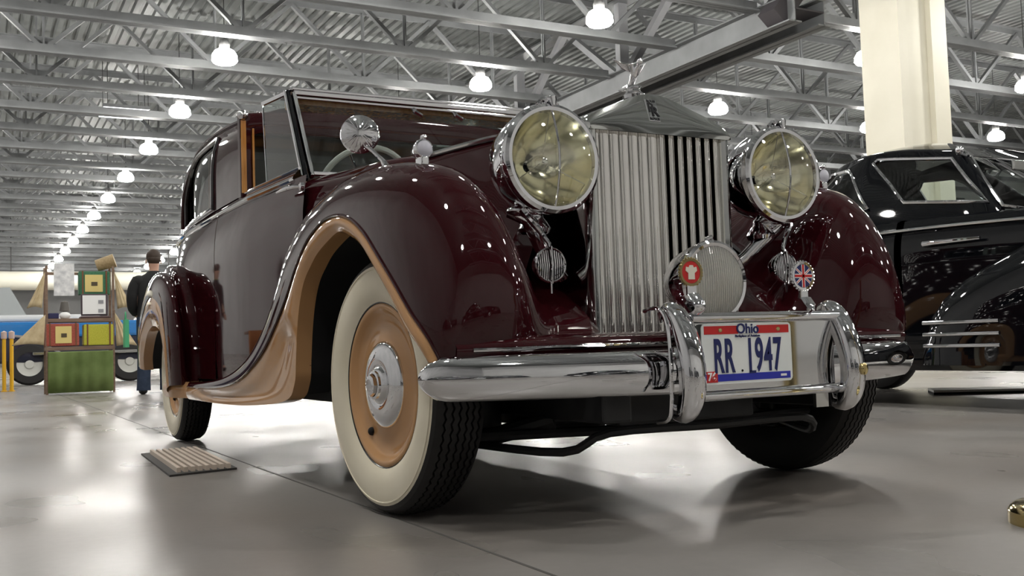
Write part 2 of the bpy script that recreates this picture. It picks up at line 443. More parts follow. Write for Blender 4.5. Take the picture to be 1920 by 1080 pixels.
# ---- fenders -----------------------------------------------------------
FO = [(.82, -.47, .43), (.85, -.455, .50), (.87, -.39, .57), (.88, -.30, .655), (.885, -.20, .735), (.885, -.09, .812), (.885, .02, .864), (.885, .13, .889),
      (.885, .25, .892), (.885, .344, .878), (.885, .47, .838), (.885, .594, .765), (.885, .714, .675), (.885, .854, .588), (.885, 1.036, .493), (.885, 1.249, .421),
      (.885, 1.491, .366), (.885, 1.812, .337), (.885, 2.23, .325), (.885, 2.60, .322)]
FK = [(.68, -.50, .42), (.675, -.525, .54), (.675, -.52, .66), (.685, -.485, .78), (.70, -.42, .885), (.72, -.32, .962), (.74, -.16, 1.010), (.765, .03, 1.028),
      (.785, .20, 1.026), (.79, .36, 1.008), (.795, .56, .978), (.815, .70, .925), (.845, .80, .845), (.855, .93, .722), (.86, 1.08, .60), (.86, 1.28, .50),
      (.865, 1.50, .43), (.87, 1.81, .378), (.87, 2.24, .352), (.87, 2.60, .345)]
FI = [(.36, -.44, .44), (.33, -.40, .50), (.30, -.34, .55), (.29, -.25, .60), (.30, -.14, .66), (.33, -.02, .72), (.38, .12, .77), (.46, .27, .83),
      (.54, .42, .88), (.62, .56, .92), (.69, .70, .945), (.72, .82, .93), (.74, .95, .86), (.755, 1.08, .74), (.765, 1.20, .62), (.775, 1.38, .51),
      (.785, 1.58, .435), (.795, 1.85, .380), (.81, 2.25, .350), (.82, 2.60, .343)]
FT = [(.835, -.465, .40), (.86, -.43, .47), (.868, -.345, .535), (.872, -.25, .622), (.875, -.155, .70), (.875, -.045, .778), (.875, .06, .822), (.875, .15, .843),
      (.875, .24, .832), (.875, .37, .80), (.875, .45, .765), (.878, .524, .715), (.88, .575, .64), (.88, .61, .55), (.88, .632, .45), (.88, .655, .37),
      (.88, .78, .308), (.88, 1.30, .273), (.88, 1.88, .260), (.88, 2.60, .258)]
RO = [(.945, 2.80, .325), (.96, 2.78, .54), (.965, 2.86, .69), (.965, 2.98, .765), (.965, 3.15, .812), (.96, 3.32, .825), (.95, 3.55, .80), (.94, 3.80, .71), (.93, 4.0, .58), (.91, 4.12, .42)]
RK = [(.90, 2.67, .33), (.915, 2.65, .56), (.92, 2.72, .76), (.92, 2.86, .87), (.915, 3.05, .94), (.91, 3.30, .965), (.90, 3.58, .93), (.88, 3.90, .82), (.86, 4.15, .65), (.84, 4.28, .42)]
RI = [(.80, 2.72, .335), (.80, 2.78, .58), (.80, 2.93, .76), (.79, 3.12, .90), (.78, 3.32, .99), (.77, 3.52, 1.03), (.73, 3.82, 1.0), (.66, 4.1, .88), (.58, 4.3, .68), (.5, 4.42, .42)]
RT = [(.93, 2.90, .285), (.945, 2.93, .50), (.95, 3.00, .60), (.95, 3.08, .635), (.95, 3.20, .655), (.945, 3.36, .655), (.94, 3.55, .62), (.93, 3.72, .56), (.92, 3.86, .48), (.90, 3.97, .40)]

def fender_rows(O_, K_, I_, s, k=5):
    O_, K_, I_ = spline(O_, k), spline(K_, k), spline(I_, k)
    rows = []
    for o_, k_, i_ in zip(O_, K_, I_):
        r = []
        n1 = 9
        for j in range(n1):
            t = pi/2*j/(n1-1)
            c_, s_ = cos(t)**.9, sin(t)**.9
            r.append((s*(k_.x+(o_.x-k_.x)*c_), o_.y+(k_.y-o_.y)*s_, o_.z+(k_.z-o_.z)*s_))
        n2 = 15
        for j in range(n2-2, -1, -1):
            f = 1-j/(n2-1)
            q = min(1, f/.74)
            h = .5*(1+cos(pi*q**1.15))
            r.append((s*(k_.x+(i_.x-k_.x)*f), i_.y+(k_.y-i_.y)*h, i_.z+(k_.z-i_.z)*h))
        rows.append(r)
    return rows
def lip_rows(O_, T_, s, k=5, ret=.055, conc=.012):
    O_, T_ = spline(O_, k), spline(T_, k)
    rows = []
    for o_, t_ in zip(O_, T_):
        L = ((o_.y-t_.y)**2+(o_.z-t_.z)**2)**.5
        bul = min(.25*L, .012)
        r = [(s*(o_.x-.004), o_.y, o_.z)]
        for j in range(1, 7):
            f = j/7
            dip = sin(pi*f)*(bul - (.026 if L > .2 else 0)*min(1, (L-.2)/.1 if L > .2 else 0)*sin(pi*f))
            r.append((s*(lerp(o_.x-.002, t_.x, f)+dip), lerp(o_.y, t_.y, f), lerp(o_.z, t_.z, f)))
        r += [(s*t_.x, t_.y, t_.z), (s*(t_.x-.01), t_.y, t_.z), (s*(t_.x-ret), t_.y, t_.z)]
        rows.append(r)
    return rows
for s in (-1, 1):
    ff = MB().grid(fender_rows(FO, FK, FI, s)).build('front_fender', MAROON, car, angle=60)
    MB().grid(lip_rows(FO, FT, s)).build('arch_lip', TAN, ff, angle=40)
    rf = MB().grid(fender_rows(RO, RK, RI, s)).build('rear_fender', MAROON, car, angle=60)
    MB().grid(lip_rows(RO, RT, s)).build('arch_lip', TAN, rf, angle=40)
    # sill strip joining both lips under the doors
    rows = []
    for y in [2.56+.06*i for i in range(9)]:
        e_ = .05*max(0, min(1, (y-2.62)/.22))
        rows.append([(s*(.80+e_), y, .346), (s*(.868+e_), y, .345), (s*(.885+e_), y, .322), (s*(.885+e_), y, .30), (s*(.88+e_), y, .262), (s*(.86+e_), y, .258), (s*.80, y, .258)])
    MB().grid(rows).build('sill_strip', TAN, car, angle=50)
    # sill top
    MB().grid([[(s*.885, y, .322), (s*.87, y, .345), (s*.80, y, .345)] for y in (2.58, 2.75, 2.95)]).build('sill_step', MAROON, car)
    # inner catwalk joining fender and radiator
    MB().grid([[(s*p.x, p.y, p.z), (s*(lerp(p.x, .25, .6)), p.y+.02, p.z-.012), (s*.245, p.y+.05, p.z-.03), (s*.245, p.y+.10, p.z-.12)] for p in spline(FI[:8], 5)]).build('catwalk', MAROON, ff, angle=60)
    # sealed beads on the crease
    MB().tube([(s*(p.x+.001), p.y, p.z+.002) for p in spline(FO, 5)], .0045, 6).build('fender_bead', MAROON, ff)
    # wheel housing inner skins (black)
    for T_, a0 in ((FT, .42), (RT, .45)):
        sp = [p for p in spline(T_, 3)]
        if T_ is FT: sp = sp[9:48]; a0 = .50
        MB().grid([[(s*(p.x-.05), p.y, p.z+.004), (s*a0, p.y+.0, p.z+.02)] for p in sp]).build('wheel_housing', DARK, ff if T_ is FT else rf)

# ---- body side: cowl panel, door, rear quarter -------------------------------
ABODY = [(.60, .66), (.75, .700), (1.0, .735), (1.2, .752), (1.5, .778), (1.8, .80), (2.3, .81), (2.8, .81), (3.2, .80), (3.6, .765), (3.9, .69), (4.15, .56), (4.35, .36), (4.45, .12), (4.46, 0)]
def body_pt(a, y, z):
    t = max(0, (z-.95)/(BELT-.95))
    k = 1-.028*t*t
    b = max(0, (.5-z)/.2)
    return (a*k - .01*b, y, z)
def body_panel(s, y0, y1, n, z0=.33, z1=BELT, nz=12):
    rows = []
    for i in range(n+1):
        y = lerp(y0, y1, i/n); a = sinterp(ABODY, y)
        rows.append([(s*p[0], p[1], p[2]) for p in (body_pt(a, y, lerp(z0, z1, j/nz)) for j in range(nz+1))])
    return rows
def tail_rows(s, y0):
    pts = [(sinterp(ABODY, y), y) for y in [y0+(4.1-y0)*i/14 for i in range(15)]]
    pts += [(.585*cos(t), 4.1+.37*sin(t)) for t in [pi/2*i/10 for i in range(1, 11)]]
    rows = []
    for a, y in pts:
        rows.append([(s*a*(1-.028*max(0, (z-.95)/.22)**2), y-.10*max(0, (z-.8)/.37)**2*(1 if y > 4 else 0) + .0, z) for z in [lerp(.36, BELT, j/12) for j in range(13)]])
    return rows
for s in (-1, 1):
    MB().grid(body_panel(s, .60, .996, 8, z1=.94)).build('cowl_panel', MAROON, car, angle=60)
    dr = MB().grid(body_panel(s, 1.005, 2.262, 26)).build('front_door', MAROON, car, angle=60)
    MB().grid(tail_rows(s, 2.272)).build('rear_quarter_panel', MAROON, car, angle=60)
    # door handle
    hd = MB().tube([(s*.735, 1.00, 1.120), (s*.762, 1.02, 1.121), (s*.772, 1.06, 1.122), (s*.777, 1.13, 1.124), (s*.779, 1.20, 1.125)], [.008, .009, .010, .009, .006], 10)
    hd.lathe([(0, .018), (.012, .016), (.016, .008), (.018, 0)], 14, Matrix.Translation((s*.732, 1.00, 1.120)) @ Matrix.Rotation(s*pi/2, 4, 'Y'))
    hd.build('door_handle', CHROME, dr)
    # small round lock on the cowl side
    MB().lathe([(0, .014), (.004, .014), (.006, .010), (.006, 0)], 16, Matrix.Translation((s*.699, .70, 1.05)) @ Matrix.Rotation(s*pi/2, 4, 'Y')).build('round_vent_badge', STEEL, car)
    # chrome belt mouldings
    path = [(s*(sinterp(ABODY, y)*.972+.004), y, BELT-.002) for y in [1.16+.1*i for i in range(30)]]
    MB().tube(path, .011, 8).build('belt_moulding', CHROME, car)
    path = [(s*(sinterp(ABODY, y)*.972-.030), y, BELT+.052) for y in [1.16+.1*i for i in range(24)]]
    MB().tube(path, .006, 8).build('window_sill_moulding', CHROME, car)
    # ledge between belt and window line
    rows = []
    for i in range(40):
        y = lerp(1.17, 4.05, i/39); a = sinterp(ABODY, y)*.972
        rows.append([(s*a, y, BELT), (s*(a-.008), y, BELT+.02), (s*(a-.028), y, BELT+.045), (s*(a-.06), y, BELT+.055), (s*(a-.10), y, BELT+.05)])
    MB().grid(rows).build('belt_ledge', MAROON, car, angle=60)

# floor pan and dark core behind door gaps
MB().box(-.74, .74, .62, 3.9, .30, .36).box(-.63, -.62, .62, 2.9, .36, 1.12).box(.62, .63, .62, 2.9, .36, 1.12).box(-.6, .6, .68, .70, .36, 1.10).build('inner_shell', DARK, car, smooth=False)

# ---- hood -----------------------------------------------------------------
AH = [(-.30, .262), (-.13, .285), (.1, .37), (.45, .45), (.8, .515)]
ZH = [(-.30, 1.138), (.1, 1.150), (.45, 1.152), (.8, 1.160)]
rows = []
for i in range(24):
    y = lerp(-.16, .80, i/23); a = sinterp(AH, y); zh = sinterp(ZH, y); zc = lerp(1.222, 1.232, i/23)
    asd = lerp(.262, .66, (i/23)**.9)
    half = [(0, zc), (.35*a, zc-.010), (.7*a, lerp(zc, zh, .55)), (.93*a, zh+.012), (a, zh), (a+.012, zh-.03), (lerp(a, asd, .5)+.02, zh-.14), (asd+lerp(.035, 0, i/23), lerp(1.0, .98, i/23)), (asd+lerp(.11, 0, i/23), .78), (asd+lerp(.20, 0, i/23), .55)]
    rows.append([(-p[0], y, p[1]) for p in reversed(half)]+[(p[0], y, p[1]) for p in half[1:]])
MB().grid(rows).build('hood', MAROON, car, angle=50)
for s in (-1, 1):
    MB().tube([(s*(sinterp(AH, y)+.004), y, sinterp(ZH, y)+.004) for y in [-.28+.72*i/20 for i in range(21)]], .009, 8).build('hood_hinge_strip', CHROME, car)
MB().tube([(0, y, 1.226) for y in (-.15, .3, .8)], .006, 8).build('hood_centre_strip', CHROME, car)
# scuttle between hood and windscreen
rows = []
for i in range(16):
    y = lerp(.60, 1.20, i/15); t = i/15
    half = [(0, 1.234), (.25, 1.230), (lerp(.50, .54, t), lerp(1.172, 1.200, t)), (lerp(.555, .655, t), lerp(1.160, 1.180, t)), (lerp(.60, .700, t), lerp(1.142, 1.155, t)), (lerp(.635, .722, t), lerp(1.11, 1.125, t)), (lerp(.655, .735, t), 1.05), (sinterp(ABODY, y)-.004, .92), (sinterp(ABODY, y)-.004, .5)]
    rows.append([(-p[0], y, p[1]) for p in reversed(half)]+[(p[0], y, p[1]) for p in half[1:]])
def shrink(row, y, k, dz): return [(p[0]*k if abs(p[0]) > .3 else p[0]*.9, y, p[2]-dz) for p in row]
rows = [shrink(rows[0], .46, .74, .025), shrink(rows[0], .50, .88, .010), shrink(rows[0], .55, .965, .003)]+rows
MB().grid(rows).build('scuttle', MAROON, car, angle=60)

# ---- radiator -------------------------------------------------------------------
YR = -.315
ped = [(-.270, 1.108), (-.270, 1.130), (-.262, 1.146), (-.245, 1.158), (-.20, 1.180), (-.12, 1.212), (-.06, 1.236), (-.03, 1.243), (0, 1.245)]
ped = ped+[(-x_, z_) for x_, z_ in reversed(ped[:-1])]
def ring(y, sc): return [(x_*sc, y+.045*(z_-1.108)/.137*max(0, 1-(y-YR)/.19), (z_-1.16)*sc+1.16) for x_, z_ in ped]
mb = MB(); R_ = [ring(YR, .965), ring(YR-.012, .975), ring(YR-.012, .975), ring(YR, .998), ring(YR+.03, 1.0), ring(YR+.19, 1.0)]
# front face bowed: build as fan grid from bottom line to outline
n = len(ped); face = []
for j in range(7):
    f = j/6
    face.append([(x_*.975, YR-.012-.006*sin(pi*f)+.045*f*(z_-1.108)/.137, lerp(1.108, (z_-1.16)*.975+1.16, f)) for x_, z_ in ped])
mb.grid(face)
mb.grid([face[-1], ring(YR-.004, .995), ring(YR+.02, 1.0), ring(YR+.19, 1.0)])
mb.grid([[(x_, y, 1.106) for x_ in (-.268, 0, .268)] for y in (YR-.014, YR+.05)])
for s in (-1, 1):
    # side frame rounded
    sec = [(.236, YR-.002), (.246, YR-.012), (.258, YR-.008), (.268, YR+.004), (.270, YR+.03), (.270, YR+.19)]
    mb.grid([[(s*a, y, z) for a, y in sec] for z in (.47, .8, 1.112)])
    mb.grid([[(s*.236, y, z) for y in (YR-.002, YR+.06)] for z in (.47, 1.11)])
mb.box(-.26, .26, YR-.01, YR+.05, .47, .50)
rad = mb.build('radiator_shell', mat('radiator_nickel', (.66, .67, .65), .07, 1.0), car, angle=40)
MB().box(-.24, .24, YR+.06, YR+.07, .48, 1.12).build('radiator_core', DARK, rad, smooth=False)
for i in range(14):
    xc = -.2275+.035*i
    ph = radians(5) if i < 7 else radians(22)
    sec = []
    W_, T_ = .0165, .0065
    for k in range(12):
        t = 2*pi*k/12
        sec.append((W_*cos(t)*1.0, T_*sin(t)*1.0))
    # rounded nose bead on the leading edge + flat vane
    mbs = MB()
    rws = []
    for z in (.50, .8, 1.107):
        rws.append([(xc+u_*cos(ph)-v_*sin(ph), YR+.012+u_*sin(ph)+v_*cos(ph), z) for u_, v_ in sec])
    mbs.grid(rws, cv=True)
    ex = -W_ if i >= 7 else W_
    mbs.tube([(xc+ex*cos(ph), YR+.012+ex*sin(ph)-.002, .50), (xc+ex*cos(ph), YR+.012+ex*sin(ph)-.002, 1.107)], .0042, 8)
    mbs.build('shutter_vane', SLAT, rad, angle=50)
# badge
BX = .020
LEAN = radians(18)
BM = Matrix.Translation((-BX, YR+.003, 1.146)) @ Matrix.Rotation(-LEAN, 4, 'X')
bd = MB().box(-.021, .021, -.009, .010, 0, .078, M=BM).build('radiator_badge', CHROME, rad, smooth=False, bevel=.002)
BLK = mat('enamel_black', (.01, .01, .012), .25)
def MT(x, y, z, rx=pi/2, rz=0, ry=0): return Matrix.Translation((x, y, z)) @ Matrix.Rotation(rz, 4, 'Z') @ Matrix.Rotation(rx, 4, 'X') @ Matrix.Rotation(ry, 4, 'Y')
def BT(x, z, d): return BM @ Matrix.Translation((x, -.0095-d, z)) @ Matrix.Rotation(pi/2, 4, 'X')
text_mesh('R', .046, BT(-.004, .046, 0), 'badge_letter', BLK, bd, bold=.001)
text_mesh('R', .046, BT(.006, .032, .0008), 'badge_letter', BLK, bd, bold=.001)
text_mesh('ROLLS', .011, BT(0, .070, 0), 'badge_lettering', BLK, bd, bold=.0003)
text_mesh('ROYCE', .011, BT(0, .008, 0), 'badge_lettering', BLK, bd, bold=.0003)
# filler cap + leaning winged ornament
MX, MY = -.035, -.235
SILV = mat('polished_silver', (.90, .90, .92), .16, 1.0)
orn = MB().lathe([(1.235, .034), (1.246, .036), (1.252, .030), (1.258, .022), (1.266, .020), (1.270, .026), (1.276, .024)], 24, Matrix.Translation((MX, MY, 0)))
orn = orn.build('hood_ornament', CHROME, car)
fig = MB()
fig.tube(spline([(MX, MY+.030, 1.272), (MX, MY+.018, 1.290), (MX, MY+.004, 1.312), (MX, MY-.012, 1.335), (MX, MY-.030, 1.352), (MX, MY-.042, 1.362)], 5),
         [.016, .017, .018, .017, .016, .0145, .013, .0125, .012, .012, .0125, .014, .015, .0155, .015, .0145, .014, .013, .011, .010, .008, .006, .005, .005, .005, .005], 12)
fig.sphere((MX, MY-.052, 1.371), .0115, 12, 8, (1, 1.1, 1.2))
for k in range(7):      # gown folds
    a_ = -.9+.3*k
    fig.tube([(MX+.012*sin(a_*1.5), MY+.02, 1.285), (MX+.028*sin(a_*1.5), MY+.045+.006*cos(a_*3), 1.274), (MX+.035*sin(a_*1.6), MY+.062, 1.272)], [.007, .007, .003], 8)
S_ = Matrix.Translation((MX, MY, 1.272)) @ Matrix.Scale(.74, 4) @ Matrix.Translation((-MX, -MY, -1.272))
fig.v = [tuple(S_ @ Vector(p)) for p in fig.v]
fig.build('leaning_figure', SILV, orn, angle=70)
for s in (-1, 1):
    ws = []
    for j in range(11):
        f = j/10
        base = Vector((MX+s*.007, MY-.016+.008*f, 1.345-.040*f)); tip = Vector((MX+s*(.062-.030*f), MY+.018-.006*f, 1.362-.030*f))
        ws.append([tuple(base.lerp(tip, t)+Vector((0, -.006*sin(pi*t), -.010*sin(pi*t)*(1-f)+(.0022 if j % 2 else 0)))) for t in [k/8 for k in range(9)]])
    MB().grid(ws).build('wing', SILV, orn, solid=.004, off=0, angle=25)

# ---- headlamps -------------------------------------------------------------------
def Yax(x, y, z, rz=0, rx=0):   # lathe axis (+Z) -> forward (-Y)
    return Matrix.Translation((x, y, z)) @ Matrix.Rotation(rz, 4, 'Z') @ Matrix.Rotation(pi/2+rx, 4, 'X')
def headlamp(s):
    M_ = Yax(s*.427, -.375, .998, rz=s*-.02)
    r = MB().lathe([(-.235, 0), (-.232, .03), (-.215, .065), (-.175, .105), (-.12, .135), (-.06, .149), (-.02, .152)], 48, M_).build('headlamp', CHROME, car)
    MB().lathe([(-.02, .152), (-.012, .157), (.0, .159), (.012, .155), (.018, .146), (.017, .136), (.008, .132)], 56, M_).build('rim', CHROME, r)
    MB().lathe([(-.13, .018), (-.125, .035), (-.10, .068), (-.065, .097), (-.03, .119), (.004, .134)], 48, M_).build('reflector', REFL, r)
    MB().lathe([(.010, .1345), (.020, .11), (.028, .075), (.033, .035), (.034, 0)], 48, M_).build('lens', LENS, r)
    cp = MB().lathe([(-.10, .022), (-.07, .024), (-.05, .020), (-.035, .010), (-.032, 0)], 20, M_)
    cp.build('bulb_shield', CHROME, r)
    # vertical bar over the lens, with top finial clip
    M3 = M_
    MB().tube([M3 @ Vector((0, t, .036*cos(t/.145*pi/2)+.008)) for t in [-.15+.3*k/16 for k in range(17)]], .0032, 8).build('lens_bar', CHROME, r)
    # tripod wires inside
    tw = MB()
    for k in range(3):
        a_ = pi/2+2*pi*k/3
        tw.tube([M3 @ Vector((.018*cos(a_), .018*sin(a_), -.045)), M3 @ Vector((.128*cos(a_), .128*sin(a_), -.005))], .0016, 6)
    tw.build('tripod', STEEL, r)
    fn = MB().tube([M3 @ Vector((0, .158, -.03)), M3 @ Vector((0, .170, -.005)), M3 @ Vector((0, .166, .020)), M3 @ Vector((0, .148, .022))], [.010, .014, .012, .006], 10)
    fn.tube([M3 @ Vector((-.035, .158, -.01)), M3 @ Vector((-.018, .170, -.01)), M3 @ Vector((.018, .170, -.01)), M3 @ Vector((.035, .158, -.01))], [.004, .008, .008, .004], 8)
    fn.build('top_clip', CHROME, r)
    # lower bracket and stalk
    bk = MB().lathe([(0, .045), (.012, .05), (.03, .04), (.045, .028), (.07, .024)], 20, Matrix.Translation((s*.43, -.27, .80)))
    bk.sphere((s*.47, -.29, .858), .040, 16, 10, (1.5, 1, .55))
    bk.tube([(s*.52, -.28, .86), (s*.47, -.30, .84), (s*.43, -.28, .80), (s*.38, -.24, .74), (s*.30, -.20, .68)], [.018, .024, .026, .022, .020], 12)
    bk.build('bracket', CHROME, r)
    return r
for s in (-1, 1): headlamp(s)
# ---- small ribbed pass lamps hanging below
for s in (-1, 1):
    M_ = Yax(s*.436, -.36, .700)
    r = MB().lathe([(-.06, 0), (-.055, .02), (-.035, .038), (-.012, .047), (0, .0505), (.007, .0505), (.010, .047), (.008, .0445)], 36, M_).build('horn_grille', CHROME, car)
    MB().lathe([(.000, .046), (.000, 0)], 30, M_).build('backing', DARK, r)
    bars = MB()
    for k in range(-6, 7):
        xo = k*.0068; hgt = sqrt(max(0, .0455**2-xo*xo))
        bars.tube([M_ @ Vector((xo, -hgt, .004)), M_ @ Vector((xo, 0, .010)), M_ @ Vector((xo, hgt, .004))], .0016, 6)
    bars.build('grille_bars', CHROME, r)
    MB().tube([M_ @ Vector((0, t, .012+.004*cos(t*25))) for t in (-.052, -.025, 0, .025, .052)], .0035, 8).build('centre_rib', CHROME, r)
    MB().tube([M_ @ Vector((0, -.050, .006)), M_ @ Vector((0, -.080, .006))], [.005, .004], 8).build('bottom_pin', CHROME, r)
    MB().tube([M_ @ Vector((0, .050, .004)), M_ @ Vector((0, .062, 0)), M_ @ Vector((-s*-.02, .095, -.01)), M_ @ Vector((s*.05, .135, -.02)), M_ @ Vector((s*.065, .16, -.03))], [.006, .006, .009, .011, .012], 10).build('support_arm', CHROME, r)

# ---- lamps on fender crowns, mirror
for s in (-1, 1):
    r = MB().lathe([(-.075, 0), (-.07, .008), (-.045, .019), (-.015, .0265), (0, .028), (.006, .026), (.007, .023)], 28, Yax(s*.755, -.235, 1.033)).build('fender_lamp', CHROME, car)
    MB().lathe([(.006, .0235), (.010, .017), (.012, 0)], 24, Yax(s*.755, -.235, 1.033)).build('frosted_lens', mat('frosted_lens', (.55, .55, .62), .3), r)
    MB().box(s*.755-.012, s*.755+.012, -.245, -.20, .985, 1.012).build('foot', CHROME, r, bevel=.004)
    MB().sphere((s*.755, -.235, 1.064), .009, 10, 8, (1, 1.6, 1)).build('tell_tale', CHROME, r)
M_ = Yax(-.80, .155, 1.150, rz=-.35)
mr = MB().lathe([(.0, .060), (.006, .058), (.012, .05), (.020, .03), (.024, .012), (.025, 0)], 40, M_).lathe([(0, .060), (-.006, .061), (-.010, .058), (-.008, 0)], 40, M_)
mr = mr.build('fender_mirror', mat('star_chrome', (.8, .8, .82), .05, 1.0), car, angle=30)
star = MB()
for k in range(20):
    a_ = 2*pi*k/20
    star.tube([M_ @ Vector((.012*cos(a_), .012*sin(a_), .0245)), M_ @ Vector((.035*cos(a_), .035*sin(a_), .018)), M_ @ Vector((.056*cos(a_), .056*sin(a_), .007))], [.0008, .0018, .0016], 6)
star.build('fluting', CHROME, mr)
MB().tube([(-.79, .145, 1.115), (-.775, .11, 1.09), (-.76, .07, 1.055), (-.755, .05, 1.03)], [.006, .006, .007, .012], 10).build('stalk', CHROME, mr)

# ---- front apron, bumper, overriders -----------------------------------------------
rows = []
for i in range(31):
    x_ = lerp(-.80, .80, i/30); k_ = 1-(x_/.80)**2
    yb = -.50-.09*k_
    sec = [(yb+.30, .50), (yb+.14, .507), (yb+.05, .503), (yb+.005, .492), (yb-.012, .475), (yb-.008, .455), (yb+.03, .43), (yb+.12, .40)]
    rows.append([(x_, y, z) for y, z in sec])
MB().grid(rows).build('front_apron', MAROON, car, angle=60)
MB().tube([(x_, -.50-.09*(1-(x_/.8)**2)-.012, .470) for x_ in [-.76+1.52*i/20 for i in range(21)]], .006, 8).build('apron_strip', CHROME, car)

def bump_y(x_): return -.735+.335*x_*x_
rows = []
XS = sorted(set([round(.875*(1-(1-cos(pi/2*k/10))*.11), 5)*q for k in range(11) for q in (-1, 1)]+[lerp(-.78, .78, k/50) for k in range(51)]))
for x_ in XS:
    e = min(1, (.875-abs(x_))/.065); e = sqrt(max(0, 1-(1-e)**2)) if e < 1 else 1
    e = max(e, .02)
    zc = .396+.004*(x_/.875)**2
    y = bump_y(x_)
    r = []
    for k in range(13):
        t = -pi/2+pi*k/12
        r.append((x_, y+.034*(1-cos(t)**.9), zc+.058*sin(t)*e))
    r.append((x_, y+.045, zc+.052*e)); r.append((x_, y+.045, zc-.052*e))
    rows.append(r)
bumper = MB().grid(rows, cv=True).build('bumper', CHROME, car, angle=60)
for s in (-1, 1):
    MB().box(s*.42-.025, s*.42+.025, bump_y(.42)+.04, -.30, .35, .40).build('bumper_iron', UNDER, bumper, smooth=False)
# overriders: curved channel, open at the back
def overrider(xc):
    path = spline([(-.690, .560), (-.725, .572), (-.765, .548), (-.800, .490), (-.822, .420), (-.822, .350), (-.802, .300), (-.770, .278), (-.735, .280)], 5)
    rows = []
    N = len(path)
    for i, p in enumerate(path):
        y, z = p.x, p.y
        q = path[min(i+1, N-1)]; q0 = path[max(i-1, 0)]
        ty, tz = q.x-q0.x, q.y-q0.y; L = math.hypot(ty, tz); ny, nz = -tz/L, ty/L
        if ny > 0 and i > 6: ny, nz = ny, nz
        ny, nz = (tz/L, -ty/L)
        # normal pointing outwards (forward)
        if ny*1+0 > 0 and False: pass
        f = i/(N-1); wdt = .022+.010*sin(pi*min(1, f*1.1))
        dep = .040
        sec = [(-wdt, -dep), (-wdt, -.012), (-wdt*.8, -.002), (-wdt*.4, .004), (0, .006), (wdt*.4, .004), (wdt*.8, -.002), (wdt, -.012), (wdt, -dep)]
        rows.append([(xc+a, y+ny*b, z+nz*b) for a, b in sec])
    return MB().grid(rows).build('overrider', CHROME, bumper, solid=.004, off=-1, angle=50)
for xc in (-.297, .250): overrider(xc)
for xc in (-.335,):
    MB().tube(spline([(xc, -.66, .556), (xc, -.72, .560), (xc, -.755, .52), (xc, -.765, .42), (xc, -.76, .32), (xc, -.745, .282), (xc, -.70, .272)], 5), .0055, 8, flat=1.0).build('overrider_edge', CHROME, bumper)
MB().box(-.262, .225, -.758, -.748, .345, .525).build('plate_backing', mat('plate_backing_chrome', (.72, .72, .72), .06, 1.0), bumper, smooth=False)
MB().tube([(-.27, -.765, .533), (.235, -.765, .533)], .014, 12).build('upper_bar', CHROME, bumper)
MB().tube([(-.27, -.765, .335), (.235, -.765, .335)], .013, 12).build('lower_bar', CHROME, bumper)
MB().sphere((.257, -.834, .385), .014, 12, 8, (1, .4, 1.2)).build('bolt_head', BRASS, bumper)
MB().box(.150, .195, -.76, -.748, .285, .33).build('bar_tab', STEEL, bumper, smooth=False)
# licence plate
lpz = .440; lpx = -.092; lpy = -.772
WHT = noise_mat('plate_white', (.74, .78, .78), (.82, .84, .83), 8, (.3, .35))
NAVY = mat('plate_navy', (.012, .018, .11), .35); REDP = mat('plate_red', (.55, .02, .02), .35); BLUEP = mat('plate_blue', (.02, .03, .38), .35); WPL = mat('plate_letter_white', (.85, .85, .85), .4)
pl = MB()
pw, ph_ = .150, .077
poly = []
for cx_, cz_, a0 in ((pw-.012, ph_-.012, 0), (-pw+.012, ph_-.012, 1), (-pw+.012, -ph_+.012, 2), (pw-.012, -ph_+.012, 3)):
    for k in range(5):
        a_ = pi/2*(a0+k/4); poly.append((lpx+cx_+.012*cos(a_), lpz+cz_+.012*sin(a_)))
pl.prism(poly, lpy, lpy+.003)
plate = pl.build('licence_plate', WHT, bumper, smooth=False)
MB().box(lpx-.142, lpx+.142, lpy-.0008, lpy, lpz+.050, lpz+.071).build('red_band', REDP, plate, smooth=False)
MB().box(lpx-.112, lpx+.142, lpy-.0008, lpy, lpz-.070, lpz-.052).build('blue_band', BLUEP, plate, smooth=False)
MB().box(lpx-.142, lpx-.104, lpy-.0012, lpy, lpz-.072, lpz-.044).build('year_sticker', REDP, plate, smooth=False)
text_mesh('76', .028, MT(lpx-.123, lpy-.0018, lpz-.058), 'sticker_digits', WPL, plate, bold=.0008)
oh = text_mesh('Ohio', .036, MT(lpx, lpy-.0022, lpz+.062) @ Matrix.Shear('XY', 4, (.25, 0)), 'state_name', NAVY, plate, bold=.0006)
MB().box(lpx-.031, lpx+.031, lpy-.0012, lpy-.0006, lpz+.050, lpz+.0712).build('state_name_ground', WHT, plate, smooth=False)
text_mesh('Birthplace of Aviation', .0095, MT(lpx, lpy-.001, lpz+.044), 'state_motto', NAVY, plate)
MB().box(lpx+.108, lpx+.128, lpy-.0014, lpy-.0007, lpz-.064, lpz-.058).build('county_mark', WPL, plate, smooth=False)
MB().box(lpx+.001, lpx+.023, lpy-.0018, lpy-.0010, lpz-.053, lpz-.046).build('serial_foot', NAVY, plate, smooth=False)
text_mesh('RR', .120, MT(lpx-.081, lpy-.001, lpz-.010), 'serial_letters', NAVY, plate, sx=.44, bold=.0028, space=1.12)
text_mesh('1947', .120, MT(lpx+.052, lpy-.001, lpz-.010), 'serial_digits', NAVY, plate, sx=.47, bold=.0026, space=1.10)
for sx_ in (-.09, .105):
    MB().lathe([(0, .006), (.002, .005), (.003, 0)], 12, Yax(lpx+sx_, lpy-.0008, lpz+.060)).build('plate_screw', BRASS, plate)
MB().lathe([(0, .0035), (.001, .003), (.001, 0)], 8, Yax(lpx-.022, lpy-.0008, lpz-.045)).build('plate_hole', DARK, plate)

